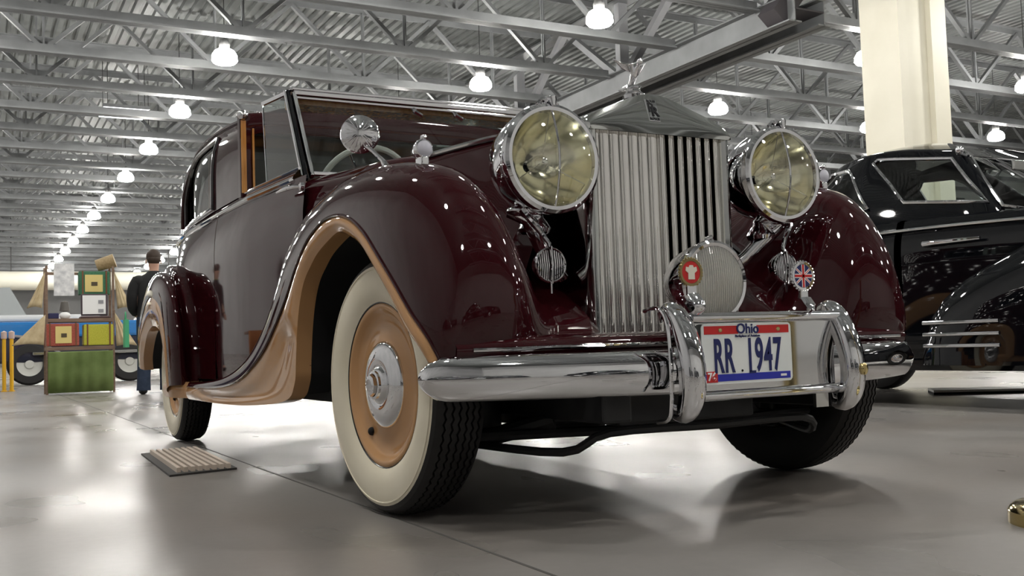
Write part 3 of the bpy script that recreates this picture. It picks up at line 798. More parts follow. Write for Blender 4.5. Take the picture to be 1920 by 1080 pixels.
# ---- big driving lamp with fluted lens
bx, by, bz = -.138, -.690, .630
M_ = Yax(bx, by, bz)
dl = MB().lathe([(-.15, 0), (-.145, .03), (-.12, .065), (-.08, .090), (-.03, .102), (0, .105)], 40, M_).build('driving_lamp', CHROME, car)
MB().lathe([(0, .105), (.008, .110), (.018, .109), (.024, .102), (.022, .094)], 48, M_).build('rim', CHROME, dl)
MB().lathe([(-.10, 0), (-.09, .03), (-.05, .07), (0, .092), (.015, .095)], 40, M_).build('reflector', mat('lamp_reflector_grey', (.78, .76, .70), .18, 1.0), dl)
fl_ = MB(); nfl = 26; rows = []
for i in range(nfl*2+1):
    xo = lerp(-.094, .094, i/(nfl*2)); hg = sqrt(max(1e-6, .0945**2-xo*xo))
    rows.append([M_ @ Vector((xo, lerp(-hg, hg, j/8), .020+.012*(1-(xo/.095)**2)*(1-((j-4)/4)**2)+(.0016 if i % 2 else 0))) for j in range(9)])
fl_.grid([[tuple(p) for p in r] for r in rows])
FLUT = mat('fluted_glass', (.92, .92, .88), .08, trans=.72, ior=1.45)
fl_.build('fluted_lens', FLUT, dl, smooth=False)
MB().tube([(bx-.012, by, bz+.112), (bx, by-.012, bz+.118), (bx+.012, by, bz+.112)], .006, 8).build('top_clip', CHROME, dl)
MB().tube([(bx, by+.04, bz-.10), (bx, by+.05, .52), (bx, -.70, .50)], .014, 10).build('mount', CHROME, dl)

# ---- badge discs on the upper bar
def badge(bx_, bz_, name, br):
    M2 = Yax(bx_, -.772, bz_)
    r = MB().lathe([(-.006, 0), (-.005, br*.93), (0, br), (.004, br*.97), (.0035, br*.80), (.002, br*.78), (.002, 0)], 40, M2).build(name, CHROME if bx_ > 0 else mat('antique_gilt', (.30, .24, .12), .3, 1.0), car)
    st = MB()
    for k in range(26):
        a_ = 2*pi*k/26
        st.sphere(M2 @ Vector((br*cos(a_), br*sin(a_), 0)), .0036, 6, 4)
    st.build('beaded_edge', CHROME if bx_ > 0 else MATS['antique_gilt'], r)
    MB().box(bx_-.014, bx_+.014, -.775, -.769, bz_-br-.022, bz_-br+.006).build('shank', CHROME, r, smooth=False)
    cl = MB().tube(spline([(bx_+.006, -.775, bz_-br-.02), (bx_+.006, -.792, bz_-br-.04), (bx_+.008, -.795, .556), (bx_+.006, -.782, .545)], 5), .006, 8, flat=3.2)
    cl.build('bar_clamp', CHROME, r)
    return r, M2
bdg, M2 = badge(-.268, .648, 'red_badge', .036)
MB().lathe([(.0025, .028), (.0025, 0)], 32, M2).build('red_enamel', REDP, bdg)
cw = [(-.010, -.018), (.010, -.018), (.010, -.002), (.018, .004), (.016, .014), (.008, .012), (.005, .018), (-.005, .018), (-.008, .012), (-.016, .014), (-.018, .004), (-.010, -.002)]
MB().prism([(-.268+x_, .648+z_) for x_, z_ in cw], -.7765, -.7748).build('cream_emblem', mat('emblem_cream', (.72, .68, .58), .5), bdg, smooth=False)
ub, M2 = badge(.110, .640, 'flag_badge', .040)
def disc_clip(x0, x1, z0, z1): return [(x0, z0), (x1, z0), (x1, z1), (x0, z1)]
MB().lathe([(.0028, .031), (.0028, 0)], 32, M2).build('blue_ground', NAVY, ub)
uy = -.772-.0032
uc, uz = .110, .640
def barpoly(a0, w_, L=.0305): # bar through the centre
    d = Vector((cos(a0), sin(a0))); nn = Vector((-d.y, d.x))
    return [(uc+d.x*L*q+nn.x*w_*e, uz+d.y*L*q+nn.y*w_*e) for q, e in ((-1, -1), (1, -1), (1, 1), (-1, 1))]
whb = MB()
for a0 in (radians(38), radians(142)): whb.prism(barpoly(a0, .0032), uy-.0002, uy)
for a0 in (0, pi/2): whb.prism(barpoly(a0, .0056), uy-.0004, uy)
whb.build('white_crosses', WPL, ub, smooth=False)
rdb = MB()
for a0 in (radians(38), radians(142)): rdb.prism(barpoly(a0, .0011), uy-.0003, uy)
for a0 in (0, pi/2): rdb.prism(barpoly(a0, .0033), uy-.0007, uy)
rdb.build('red_crosses', REDP, ub, smooth=False)
# ---- wheels -----------------------------------------------------------------------
def wheel(xc, yc, s, st=0.0, R=.377):
    """s = outward side"""
    root = Matrix.Translation((xc, yc, R)) @ Matrix.Rotation(st, 4, 'Z') @ Matrix.Rotation(s*pi/2, 4, 'Y')
    W2 = .083
    # tread with zigzag grooves
    n = 160
    crown = []
    gs = [-.052, -.031, -.0105, .0105, .031, .052]
    for g_ in gs:
        rr = R-.010*(abs(g_)/.065)**2.2
        crown += [(g_-.0034, rr, 1), (g_-.0022, rr-.010, 1), (g_+.0022, rr-.010, 1), (g_+.0034, rr, 1)]
    prof = [(-.060, .225, 0), (-.076, .262, 0), (-W2, .30, 0), (-.081, .335, 0), (-.073, R-.018, 0)]+crown+[(.073, R-.018, 0), (.079, R-.030, 0)]
    prof = [p for p in prof]
    rows = []
    for k in range(n):
        th = 2*pi*k/n; zz = .0032*(1 if k % 2 else -1)
        rows.append([(r_*cos(th), r_*sin(th), a_+zz*f_) for a_, r_, f_ in prof])
    w_ = MB().grid(rows, cu=True, M=root).build('wheel', RUBBER, car, angle=30)
    # shoulder serration band + whitewall
    MB().lathe([(.079, R-.030), (.0825, .335), (.0835, .31), (.0825, .285), (.078, .262), (.070, .247), (.064, .238)], 72, root).build('whitewall', CREAM, w_, angle=60)
    MB().lathe([(.080, .3405), (.0842, .3395), (.0842, .3365), (.082, .3355)], 72, root).build('whitewall_rib', CREAM, w_)
    MB().lathe([(.060, .246), (.0665, .2445), (.067, .240), (.062, .236)], 72, root).build('bead_ring', BLK, w_)
    MB().lathe([(.060, .242), (.066, .236), (.068, .228), (.064, .220), (.052, .212), (.046, .200), (.044, .175), (.048, .150), (.053, .132), (.054, .120)], 72, root).build('painted_disc', TAN, w_, angle=60)
    hc = MB().lathe([(.052, .127), (.060, .126), (.066, .120), (.072, .105), (.076, .085), (.078, .065), (.074, .056), (.080, .051), (.084, .047), (.086, .042)], 56, root).build('hubcap', CHROME, w_, angle=50)
    MB().lathe([(.106, .0), (.106, .018), (.105, .020)], 24, root).lathe([(.084, .043), (.092, .041), (.094, .034)], 24, root).lathe([(.092, .034), (.103, .031), (.106, .018)], 8, root).build('hub_nut', CHROME, hc, angle=20)
    # valve hole and rubber stem
    MB().sphere(root @ Vector((.185*cos(VA if s < 0 else .6), .185*sin(VA if s < 0 else .6), .046)), .013, 10, 8).build('valve_stem', DARK, w_)
    MB().lathe([(-.075, 0), (-.07, .16), (-.04, .215), (.03, .215)], 40, root).build('brake_drum', UNDER, w_)
    return w_
VA = 2.45
wheel(-.745, 0, -1, .07)
wheel(.745, 0, 1, .07)
wheel(-.775, 3.226, -1)
wheel(.775, 3.226, 1)

# ---- chassis under the nose --------------------------------------------------------
ch = MB()
for s in (-1, 1):
    ch.box(s*.40-.045, s*.40+.045, -.62, 3.9, .27, .40)
ch.build('chassis_rail', UNDER, car, smooth=False, bevel=.008)
MB().box(-.42, .42, -.20, .05, .24, .36).box(-.25, .25, -.40, .9, .24, .34).build('cross_member', UNDER, car, smooth=False, bevel=.01)
for s in (-1, 1):
    arm = MB()
    arm.tube([(s*.36, -.22, .26), (s*.50, -.12, .215), (s*.68, -.01, .19)], [.030, .026, .03], 10)
    arm.tube([(s*.36, .28, .26), (s*.50, .12, .215), (s*.68, .01, .19)], [.030, .026, .03], 10)
    arm.tube([(s*.36, -.16, .52), (s*.62, -.02, .50)], .022, 10)
    arm.tube([(s*.67, 0, .16), (s*.67, 0, .56)], [.035, .028], 12)
    arm.lathe([(.22, .02), (.22, .065), (.50, .065), (.50, .02)], 16, Matrix.Translation((s*.50, -.02, 0)))
    arm.build('suspension_arm', UNDER, car)
MB().tube([(-.66, -.20, .225), (-.2, -.22, .215), (.2, -.22, .215), (.66, -.20, .225)], .015, 8).build('steering_rod', UNDER, car)
MB().tube(spline([(-.60, -.10, .20), (-.45, -.42, .185), (-.35, -.50, .235), (0, -.52, .235), (.35, -.50, .235), (.45, -.42, .185), (.60, -.10, .20)], 4), .012, 8).build('sway_bar', UNDER, car)
MB().sphere((0, .25, .27), .14, 16, 10, (1, 1.6, .7)).build('oil_sump', UNDER, car)
MB().tube([(.25, .6, .22), (.27, 2.0, .21), (.3, 3.6, .24)], .03, 10).lathe([(1.3, .0), (1.3, .09), (2.1, .09), (2.1, 0)], 16, Matrix.Translation((.26, 0, .22)) @ Matrix.Rotation(-pi/2, 4, 'X')).build('exhaust_pipe', UNDER, car)
MB().tube([(-.70, 3.226, .377), (.70, 3.226, .377)], .045, 12).sphere((0, 3.226, .36), .13, 16, 10).build('rear_axle', UNDER, car)

# ---- windscreen --------------------------------------------------------------------
WB, WT = (1.155, 1.195), (1.345, 1.575)   # (y,z) of the base and the top
ax0, ax1 = .655, .668
fr = MB()
def wsp(x_, f): return (x_, lerp(WB[0], WT[0], f), lerp(WB[1], WT[1], f))
for s in (-1, 1):
    fr.bar(wsp(s*.648, -.02), wsp(s*.662, 1.0), .016, .03)
fr.bar(wsp(-.665, 1.0), wsp(.665, 1.0), .040, .022)
fr.bar(wsp(-.665, .945), wsp(.665, .945), .020, .014)
fr.bar(wsp(-.65, .02), wsp(.65, .02), .020, .018)
wsf = fr.build('windscreen_frame', CHROME, car, smooth=False, bevel=.004)
MB().grid([[wsp(-.64, 0), wsp(.64, 0)], [wsp(-.655, 1), wsp(.655, 1)]]).build('windscreen_glass', GLASS, wsf, solid=0)
for s in (-1, 1):
    pil = MB().bar((s*.672, 1.165, 1.17), (s*.682, 1.375, 1.585), .020, .042).build('windscreen_pillar', BLACKP, car, smooth=False, bevel=.006)
    MB().bar((s*.690, 1.155, 1.19), (s*.698, 1.355, 1.585), .006, .012).build('pillar_strip', CHROME, pil, smooth=False)
MB().box(-.66, .66, 1.355, 1.50, 1.535, 1.585).build('header_rail', WOODT, car, smooth=False, bevel=.01)
MB().box(-.675, .675, 1.33, 1.52, 1.583, 1.602).build('header_cap', CHROME, car, smooth=False, bevel=.006)
for x_ in (-.12, .08):
    MB().tube([(x_, 1.33, 1.545), (x_, 1.31, 1.53), (x_+.03, 1.31, 1.515)], .012, 8).build('wiper_motor', CHROME, wsf)
for s in (-1, 1):
    wg = MB().grid([[(s*.668, 1.20, 1.215), (s*.672, 1.40, 1.575)], [(s*.70, 1.655, 1.235), (s*.704, 1.69, 1.600)]]).build('quarter_light_glass', GLASSQ, car)
    MB().bar((s*.70, 1.655, 1.235), (s*.704, 1.69, 1.602), .006, .006).build('glass_edge', CHROME, wg, smooth=False)
    MB().bar((s*.673, 1.38, 1.588), (s*.704, 1.695, 1.605), .012, .016).build('top_channel', CHROME, wg, smooth=False)

# ---- closed rear cabin -------------------------------------------------------------
# ridge heights along the centreline and belt plan
ZR = [(1.80, 1.650), (1.95, 1.69), (2.3, 1.75), (2.8, 1.80), (3.2, 1.805), (3.5, 1.79)]
AB = [(1.80, .755), (2.3, .765), (2.8, .765), (3.1, .755), (3.4, .72)]
ZE = .42
def green(w_, t):
    """w_ 0..1 from B pillar front around to the rear centre, t 0..1 from belt to ridge"""
    if w_ < .6:
        y = lerp(1.88, 3.30, w_/.6); B_ = Vector((sinterp(AB, y), y, 0)); Rg = Vector((0, y, 0)); zr = sinterp(ZR, y)
    else:
        a_ = (w_-.6)/.4*pi/2
        ca, sa = max(0, cos(a_))**.75, sin(a_)**.75 if a_ > 0 else 0
        B_ = Vector((sinterp(AB, 3.30)*ca, 3.30+1.05*sa, 0)); Rg = Vector((0, 3.30, 0)); zr = sinterp(ZR, 3.30)
    th = t*pi/2; pw_ = .50
    c_, s_ = max(0, cos(th))**pw_, max(0, sin(th))**ZE
    # bring the back down in a slope
    slope = 0 if w_ < .6 else (1-cos((w_-.6)/.4*pi/2))
    c2 = lerp(c_, max(0, cos(th))**.85, slope)
    xy = Rg+(B_-Rg)*c2
    return (xy.x, xy.y, lerp(BELT+.045, zr, s_))
def winz(y):
    if y < 2.95: return 1.600
    return 1.33+.27*sqrt(max(0, 1-((y-2.95)/.46)**2))
def in_win(p):
    return 2.47 < p[1] < 3.40 and 1.235 < p[2] < winz(p[1]) and abs(p[0]) > .45
def cutter(a, b, c, d):
    m_ = [(a[i]+b[i]+c[i]+d[i])/4 for i in range(3)]
    return in_win(m_)
NU, NV = 150, 70
half = [[green(i/NU, (j/NV)**1.0) for j in range(NV+1)] for i in range(NU+1)]
rmb = MB()
for s in (-1, 1):
    rmb.grid([[(s*p[0], p[1], p[2]) for p in r] for r in half], skip=cutter)
roof = rmb.build('cabin_roof', MAROON, car, angle=60)
def side_a(y, z):
    # invert the section for side width at (y,z)
    zr = sinterp(ZR, min(y, 3.30)); q = max(0, min(1, (z-BELT-.045)/(zr-BELT-.045)))
    th = math.asin(min(1, q**(1/ZE))); c_ = max(0, cos(th))**.50
    if y <= 3.30: return sinterp(AB, y)*c_
    sa = min(1, ((y-3.30)/1.05))**(1/.75); ca = sqrt(max(0, 1-sa*sa))**.75
    return sinterp(AB, 3.3)*ca*c_
win = [(2.47, 1.235), (2.47, 1.60)]+[(y, winz(y)) for y in (2.7, 2.95, 3.05, 3.15, 3.25, 3.32, 3.37, 3.40)]+[(3.40, 1.235)]
for s in (-1, 1):
    lp_ = []
    for (y0, z0), (y1, z1) in zip(win, win[1:]+win[:1]):
        for k in range(5):
            y, z = lerp(y0, y1, k/5), lerp(z0, z1, k/5); lp_.append((s*(side_a(y, z)+.003), y, z))
    MB().tube(lp_, .012, 6, closed=True).build('window_surround', mat('dark_trim', (.02, .018, .02), .15, 0, 1), roof)
    MB().tube([(s*(side_a(y, z)+.010), y, z) for y, z in [(2.47, 1.225), (2.8, 1.222), (3.1, 1.222), (3.42, 1.225)]], .006, 6).build('window_trim', CHROME, roof)
    g_ = []
    for i in range(16):
        y = lerp(2.46, 3.41, i/15)
        g_.append([(s*(side_a(y, z)-.012), y, z) for z in [lerp(1.225, max(1.24, winz(y)+.01), k/6) for k in range(7)]])
    MB().grid(g_).build('side_window', GLASS, roof)
    MB().bar((s*.72, 3.18, 1.23), (s*.665, 3.17, 1.57), .014, .014).build('window_divider', CHROME, roof, smooth=False)
    MB().box(s*.66-.01, s*.66+.01, 2.86, 3.00, 1.24, 1.585).build('curtain', mat('pale_curtain', (.62, .66, .62), .7), roof, smooth=False)
    # drip gutter
    gt = [(s*(side_a(y, z)+.006), y, z) for y, z in [(1.90, 1.60), (2.1, 1.625), (2.4, 1.65), (2.8, 1.665), (3.0, 1.66), (3.15, 1.63), (3.28, 1.58), (3.42, 1.48), (3.50, 1.38), (3.53, 1.25)]]
    MB().tube(spline(gt, 4), .010, 6).build('drip_rail', CHROME if False else MAROON, roof)
    # front pillar face strips
    MB().box(s*.738, s*.762, 1.868, 1.882, 1.225, 1.565).build('wood_strip', WOODT, roof, smooth=False)
    MB().box(s*.700, s*.709, 1.868, 1.884, 1.225, 1.53).build('wood_bead', WOODT, roof, smooth=False)
    MB().sphere((s*.752, 1.868, 1.59), .026, 12, 8, (1, .8, .9)).build('corner_cap', CHROME, roof)
# front header of the closed cabin (division), curved down at the edges
rows = []
for i in range(33):
    x_ = lerp(-.765, .765, i/32); k_ = abs(x_)/.765
    zt = lerp(1.642, 1.60, k_**3); zb = 1.515 - (.0 if k_ < .9 else (k_-.9)*.5)
    yb = 1.86 + .02*k_*k_
    rows.append([(x_, yb+.06, zt+.008), (x_, yb+.012, zt-.002), (x_, yb-.004, zt-.02), (x_, yb-.008, zt-.06), (x_, yb-.004, zb+.02), (x_, yb+.004, zb), (x_, yb+.05, zb)])
MB().grid(rows).build('division_header', MAROON, roof, angle=60)
for s in (-1, 1):
    MB().box(s*.765, s*.71, 1.872, 1.93, 1.20, 1.60).build('division_pillar', MAROON, roof, smooth=False, bevel=.008)
MB().grid([[(-.70, 1.90, 1.16), (.70, 1.90, 1.16)], [(-.70, 1.90, 1.53), (.70, 1.90, 1.53)]]).build('division_glass', GLASSD, roof)
MB().box(-.70, .70, 2.9, 2.94, .4, 1.60).box(-.70, .70, 2.2, 2.9, .42, .80).build('rear_seat', LEATHER, car, smooth=False, bevel=.03)
MB().box(-.68, .68, 1.70, 1.86, .40, 1.20).box(-.66, .66, 1.30, 1.72, .40, .72).build('front_seat', LEATHER, car, smooth=False, bevel=.04)
MB().box(-.63, .63, 1.12, 1.17, .95, 1.17).build('dashboard', WOODT, car, smooth=False, bevel=.01)
for s in (-1, 1):
    MB().box(s*.69, s*.665, 1.15, 1.88, .6, 1.17).build('door_trim_panel', LEATHER, car, smooth=False, bevel=.008)
MB().box(-.69, .69, 1.95, 2.9, 1.585, 1.60).build('headlining', LEATHER, car, smooth=False)
# steering wheel
sw = MB(); rimc = Vector((-.275, 1.56, 1.205)); Rm = Matrix.Translation(rimc) @ Matrix.Rotation(radians(-58), 4, 'X')
sw.tube([Rm @ Vector((.215*cos(2*pi*k/40), .215*sin(2*pi*k/40), 0)) for k in range(40)], .014, 10, closed=True)
swo = sw.build('steering_wheel', IVORY, car)
spk = MB()
for a_ in (0, 2.1, 4.2): spk.tube([Rm @ Vector((0, 0, -.02)), Rm @ Vector((.21*cos(a_), .21*sin(a_), 0))], .006, 8)
spk.tube([Rm @ Vector((0, 0, .01)), Rm @ Vector((0, 0, -.55))], .018, 10)
spk.build('steering_column', CHROME, swo)
# ================================================================== black coupe parked alongside
bc = empty('black_coupe', (4.35, 0.35, 0))
tag(bc, 'glossy black 1940s coupe with chrome speed strips parked beside the maroon car', 'car')
BA = [(-1.9, .60), (-1.2, .74), (-.4, .82), (.3, .875), (1.0, .90), (1.7, .905), (2.3, .88), (2.8, .78), (3.3, .55), (3.5, .3)]
def bprof(s, y, n=16):
    a = sinterp(BA, y); zt = sinterp([(-1.9, .98), (0, 1.13), (1.0, 1.185), (2.0, 1.20), (2.8, 1.12), (3.5, .85)], y)
    r = []
    for j in range(n+1):
        t = j/n; z = lerp(.25, zt, t)
        k = 1-.06*max(0, (t-.75)/.25)**2-.05*max(0, (.2-t)/.2)**2+.0*t
        r.append((s*a*k, y, z))
    for f in (.93, .80, .4, 0): r.append((s*a*f*.94, y, zt+.015+(1-f)*.06*(1 if y < .6 else .3)))
    return r
ys = [-1.9+.15*i for i in range(37)]
for s in (-1, 1):
    MB().grid([bprof(s, y) for y in ys if y <= 1.45]).build('door_and_hood_side', BLACKP, bc, angle=50)
    MB().grid([bprof(s, y) for y in [1.458+.12*i for i in range(18)]]).build('rear_quarter', BLACKP, bc, angle=50)
    # pontoon front fender running back into the door
    rows = []
    for i in range(40):
        y = lerp(-2.15, 1.27, i/39)
        zt = sinterp([(-2.15, .45), (-2.05, .72), (-1.7, .92), (-1.1, 1.0), (-.3, .985), (.2, 1.05), (.47, 1.02), (.67, .955), (.93, .85), (1.05, .785), (1.15, .71), (1.22, .60), (1.26, .42)], y)
        ao = sinterp([(-2.15, .70), (-1.9, .88), (-1.2, .985), (0, 1.0), (.8, .99), (1.15, .955), (1.27, .91)], y)
        r = []
        for j in range(12):
            t = pi/2*j/11
            r.append((s*(ao-.26+.26*cos(t)**.6), y, .27+(zt-.27)*sin(t)**.7 if j else .27))
        r.append((s*.6, y, zt-.03))
        rows.append(r)
    def skipw(a, b, c, d):
        y = (a[1]+c[1])/2; z = (a[2]+c[2])/2
        return (y+.55)**2+(z-.33)**2 < .40**2
    fn = MB().grid(rows, skip=skipw).build('front_fender', BLACKP, bc, angle=50)
    for z in (.532, .460, .390):
        a_ = 1.0
        MB().tube([(s*(.992 if y < .9 else lerp(.992, .955, (y-.9)/.3)), y, z) for y in (.66, .8, .95, 1.08, 1.22)], .012, 8, flat=.8).build('speed_strip', CHROME, fn)
    # rear fender
    rows = []
    for i in range(30):
        y = lerp(1.75, 3.55, i/29)
        zt = sinterp([(1.75, .50), (1.85, .72), (2.1, .90), (2.5, .96), (2.9, .90), (3.3, .72), (3.55, .45)], y)
        r = []
        for j in range(12):
            t = pi/2*j/11
            r.append((s*(.74+.24*cos(t)**.6*sinterp([(1.75, .55), (2.0, 1), (3.0, 1), (3.55, .5)], y)), y, .27+(zt-.27)*sin(t)**.7 if j else .27))
        r.append((s*.5, y, zt-.02)); rows.append(r)
    MB().grid(rows, skip=lambda a, b, c, d: ((a[1]+c[1])/2-3.05)**2+((a[2]+c[2])/2-.33)**2 < .38**2).build('rear_fender', BLACKP, bc, angle=50)
    # belt strip, door handle
    MB().tube([(s*(sinterp(BA, y)*.985+.004), y, sinterp([(-1.7, .97), (0, 1.085), (1, 1.13), (2.2, 1.15)], y)) for y in [-1.7+.2*i for i in range(21)]], .011, 8).build('belt_moulding', CHROME, bc)
    h = MB().tube([(s*.885, 1.22, 1.03), (s*.925, 1.20, 1.032), (s*.935, 1.12, 1.032), (s*.932, .95, 1.030), (s*.925, .80, 1.028)], [.020, .019, .016, .014, .010], 10)
    h.build('door_handle', CHROME, bc)
    MB().box(s*.90, s*.80, -.2, 2.75, .235, .30).build('rocker_panel', BLACKP, bc, smooth=False)
# greenhouse
def bgreen(w_, t):
    # w_ 0..1 windscreen centre -> side -> rear centre ; t belt..roof
    P0 = [(0, .66), (.30, .68), (.52, .78), (.70, .92), (.77, 1.3), (.78, 1.8), (.76, 2.2), (.66, 2.7), (.4, 3.1), (0, 3.25)]
    P1 = [(0, 1.40), (.20, 1.37), (.38, 1.29), (.50, 1.22), (.545, 1.45), (.55, 1.75), (.54, 2.0), (.46, 2.3), (.26, 2.5), (0, 2.55)]
    k = w_*(len(P0)-1)
    a = sinterp([(i, p[0]) for i, p in enumerate(P0)], k), sinterp([(i, p[1]) for i, p in enumerate(P0)], k)
    b = sinterp([(i, p[0]) for i, p in enumerate(P1)], k), sinterp([(i, p[1]) for i, p in enumerate(P1)], k)
    zb = 1.17; zr = sinterp([(1.0, 1.685), (1.3, 1.725), (1.7, 1.79), (2.1, 1.80), (2.6, 1.74)], b[1])
    f = t
    # straight lean up to the roof rail and then a crown
    q = f/.72
    if q <= 1:
        x, y = lerp(a[0], b[0], q*.62+.38*q*q), lerp(a[1], b[1], q*.72+.28*q*q); z = lerp(zb, zr-.05, q)
    else:
        q = (f-.72)/.28; c = (0, 1.75)
        x, y = lerp(b[0], c[0], q), lerp(b[1], c[1], q); z = lerp(zr, 1.79, q)-.05+.09*sin(pi/2*min(1, q*1.1))
    return (x, y, z)
SW = [(.93, 1.272), (1.50, 1.345), (1.66, 1.50), (1.86, 1.675), (1.83, 1.70), (1.24, 1.605)]
QW = [(1.80, 1.335), (1.88, 1.42), (2.05, 1.63), (2.12, 1.672), (2.34, 1.68), (2.40, 1.62), (2.38, 1.36), (2.34, 1.335)]
def inpoly(poly, y, z):
    c = False
    for (y0, z0), (y1, z1) in zip(poly, poly[1:]+poly[:1]):
        if (z0 > z) != (z1 > z) and y < (y1-y0)*(z-z0)/(z1-z0)+y0: c = not c
    return c
def bcut(a, b, c, d):
    x, y, z = [(a[i]+b[i]+c[i]+d[i])/4 for i in range(3)]
    if abs(x) > .42 and (inpoly(SW, y, z) or inpoly(QW, y, z)): return True
    if z > 1.215 and z < 1.64 and .025 < abs(x) < .60 and y < 1.33 and abs(x) < .64-.40*(z-1.2): return True
    if z > 1.30 and z < 1.55 and abs(x) < .30 and y > 2.6: return True
    return False
NU, NV = 180, 80
g_ = [[bgreen(i/NU, j/NV) for j in range(NV+1)] for i in range(NU+1)]
bm_ = MB()
for s in (-1, 1): bm_.grid([[(s*p[0], p[1], p[2]) for p in r] for r in g_], skip=bcut)
cab = bm_.build('cabin', BLACKP, bc, angle=60)
def bx_at(y, z):
    best = None
    for r in g_[40:150]:
        for p in r:
            d = (p[1]-y)**2+(p[2]-z)**2
            if p[0] > .42 and (best is None or d < best[0]): best = (d, p[0])
    return best[1]
for poly in (SW, QW):
    sp = spline([(y, z, 0) for y, z in poly], 5, closed=True)
    sp = []
    for (y0, z0), (y1, z1) in zip(poly, poly[1:]+poly[:1]):
        for k in range(4): sp.append((lerp(y0, y1, k/4), lerp(z0, z1, k/4)))
    xs = [bx_at(y, z) for y, z in sp]
    for s in (-1, 1):
        MB().tube([(s*(x+.004), y, z) for x, (y, z) in zip(xs, sp)], .012, 6, closed=True).build('window_frame', CHROME, cab)
        cx = sum(xs)/len(xs); cy = sum(p[0] for p in sp)/len(sp); cz = sum(p[1] for p in sp)/len(sp)
        v = [(s*(cx-.006), cy, cz)]+[(s*(x-.006), y, z) for x, (y, z) in zip(xs, sp)]
        MB().add(v, [(0, i+1, (i+1) % len(sp)+1) for i in range(len(sp))]).build('side_glass', GLASS, cab)
for s in (-1, 1):
    MB().tube([(s*.30, .665, 1.205), (s*.52, .765, 1.21), (s*.61, .86, 1.24), (s*.55, 1.02, 1.43), (s*.475, 1.16, 1.60), (s*.38, 1.24, 1.63), (s*.2, 1.31, 1.645), (s*.02, 1.34, 1.65), (s*.02, .645, 1.21)], .012, 6, closed=True).build('windscreen_frame', CHROME, cab)
    MB().add([(s*.02, .67, 1.20), (s*.60, .86, 1.21), (s*.48, 1.16, 1.60), (s*.02, 1.34, 1.65)], [(0, 1, 2, 3)]).build('windscreen_glass', GLASS, cab, smooth=False)
    MB().tube([(s*.30, .64, 1.195), (s*.42, .70, 1.235), (s*.50, .78, 1.27)], .005, 6).build('wiper', CHROME, cab)
MB().box(-.30, -.08, .99, 1.01, 1.50, 1.57).build('rear_view_mirror', STEEL, cab, smooth=False, bevel=.01)
MB().sphere((-.525, 1.21, 1.655), .028, 12, 8).tube([(-.52, 1.22, 1.64), (-.55, 1.13, 1.60)], .010, 8).build('spot_lamp', CHROME, cab)
MB().box(-.62, .62, 1.25, 1.50, .5, 1.30).box(-.66, .66, .95, 1.3, .5, .78).build('seat', mat('dark_upholstery', (.03, .028, .026), .7), bc, smooth=False, bevel=.04)
MB().box(-.60, .60, .42, .50, 1.0, 1.19).build('dashboard', DARK, bc, smooth=False)
MB().box(-.80, .80, -1.7, 3.0, .30, .45).build('underbody', DARK, bc, smooth=False)
def wheel2(xc, yc, s):
    rt_ = Matrix.Translation((xc, yc, .345)) @ Matrix.Rotation(s*pi/2, 4, 'Y')
    r = MB().lathe([(-.07, .20), (-.085, .27), (-.07, .33), (-.04, .345), (.04, .345), (.07, .33), (.085, .27), (.07, .20)], 48, rt_).build('wheel', RUBBER, bc)
    MB().lathe([(.072, .205), (.06, .19), (.05, .15), (.06, .12), (.085, .09), (.10, .04), (.102, 0)], 40, rt_).build('hubcap', CHROME, r)
for s in (-1, 1):
    wheel2(s*.76, -.55, s); wheel2(s*.74, 3.05, s)

# ================================================================== things on the floor
gr = empty('floor_grate', (-1.0, 2.0, 0))
tag(gr, 'tan slatted wooden grate lying in a dark frame on the floor', 'grate')
sk = .13
MB().prism([(-.17, -.56), (.11, -.50), (.15, .50), (-.13, .50)], 0.0, .008, axis='z').build('frame', mat('dark_mat', (.05, .047, .045), .6), gr, smooth=False)
for i in range(8):
    f = (i+.5)/8
    x0, x1 = lerp(-.14, .09, f), lerp(-.105, .125, f)
    MB().prism([(x0-.006, -.50), (x0+.010, -.50), (x1+.010, .44), (x1-.006, .44)], .008, .028, axis='z').build('slat', mat('pale_slat', (.66, .56, .47), .6), gr, smooth=False)
st = empty('rope_barrier_base', (.527, -1.248, 0))
tag(st, 'round brass barrier base at the right edge of the floor', 'barrier base')
MB().lathe([(.0, .168), (.030, .168), (.040, .160), (.046, .150), (.052, .10), (.060, .04), (.062, .0)], 56).build('weighted_disc', BRASS, st)
MB().lathe([(.055, .035), (.062, .024), (.92, .024), (.93, .03), (.95, .03), (.96, 0)], 24).build('post', BRASS, st)
sg = MB().prism([(4.55, 2.46), (7.2, .30), (7.45, .62), (4.80, 2.72)], .018, .034, axis='z')
sg = tag(sg.build('floor_board', mat('white_board', (.85, .85, .81), .6), smooth=False), 'thin white board lying on the floor at the right under the black coupe', 'board')
MB().prism([(4.55, 2.46), (7.2, .30), (7.45, .62), (4.80, 2.72)], 0, .018, axis='z').build('dark_underside', DARK, sg, smooth=False)

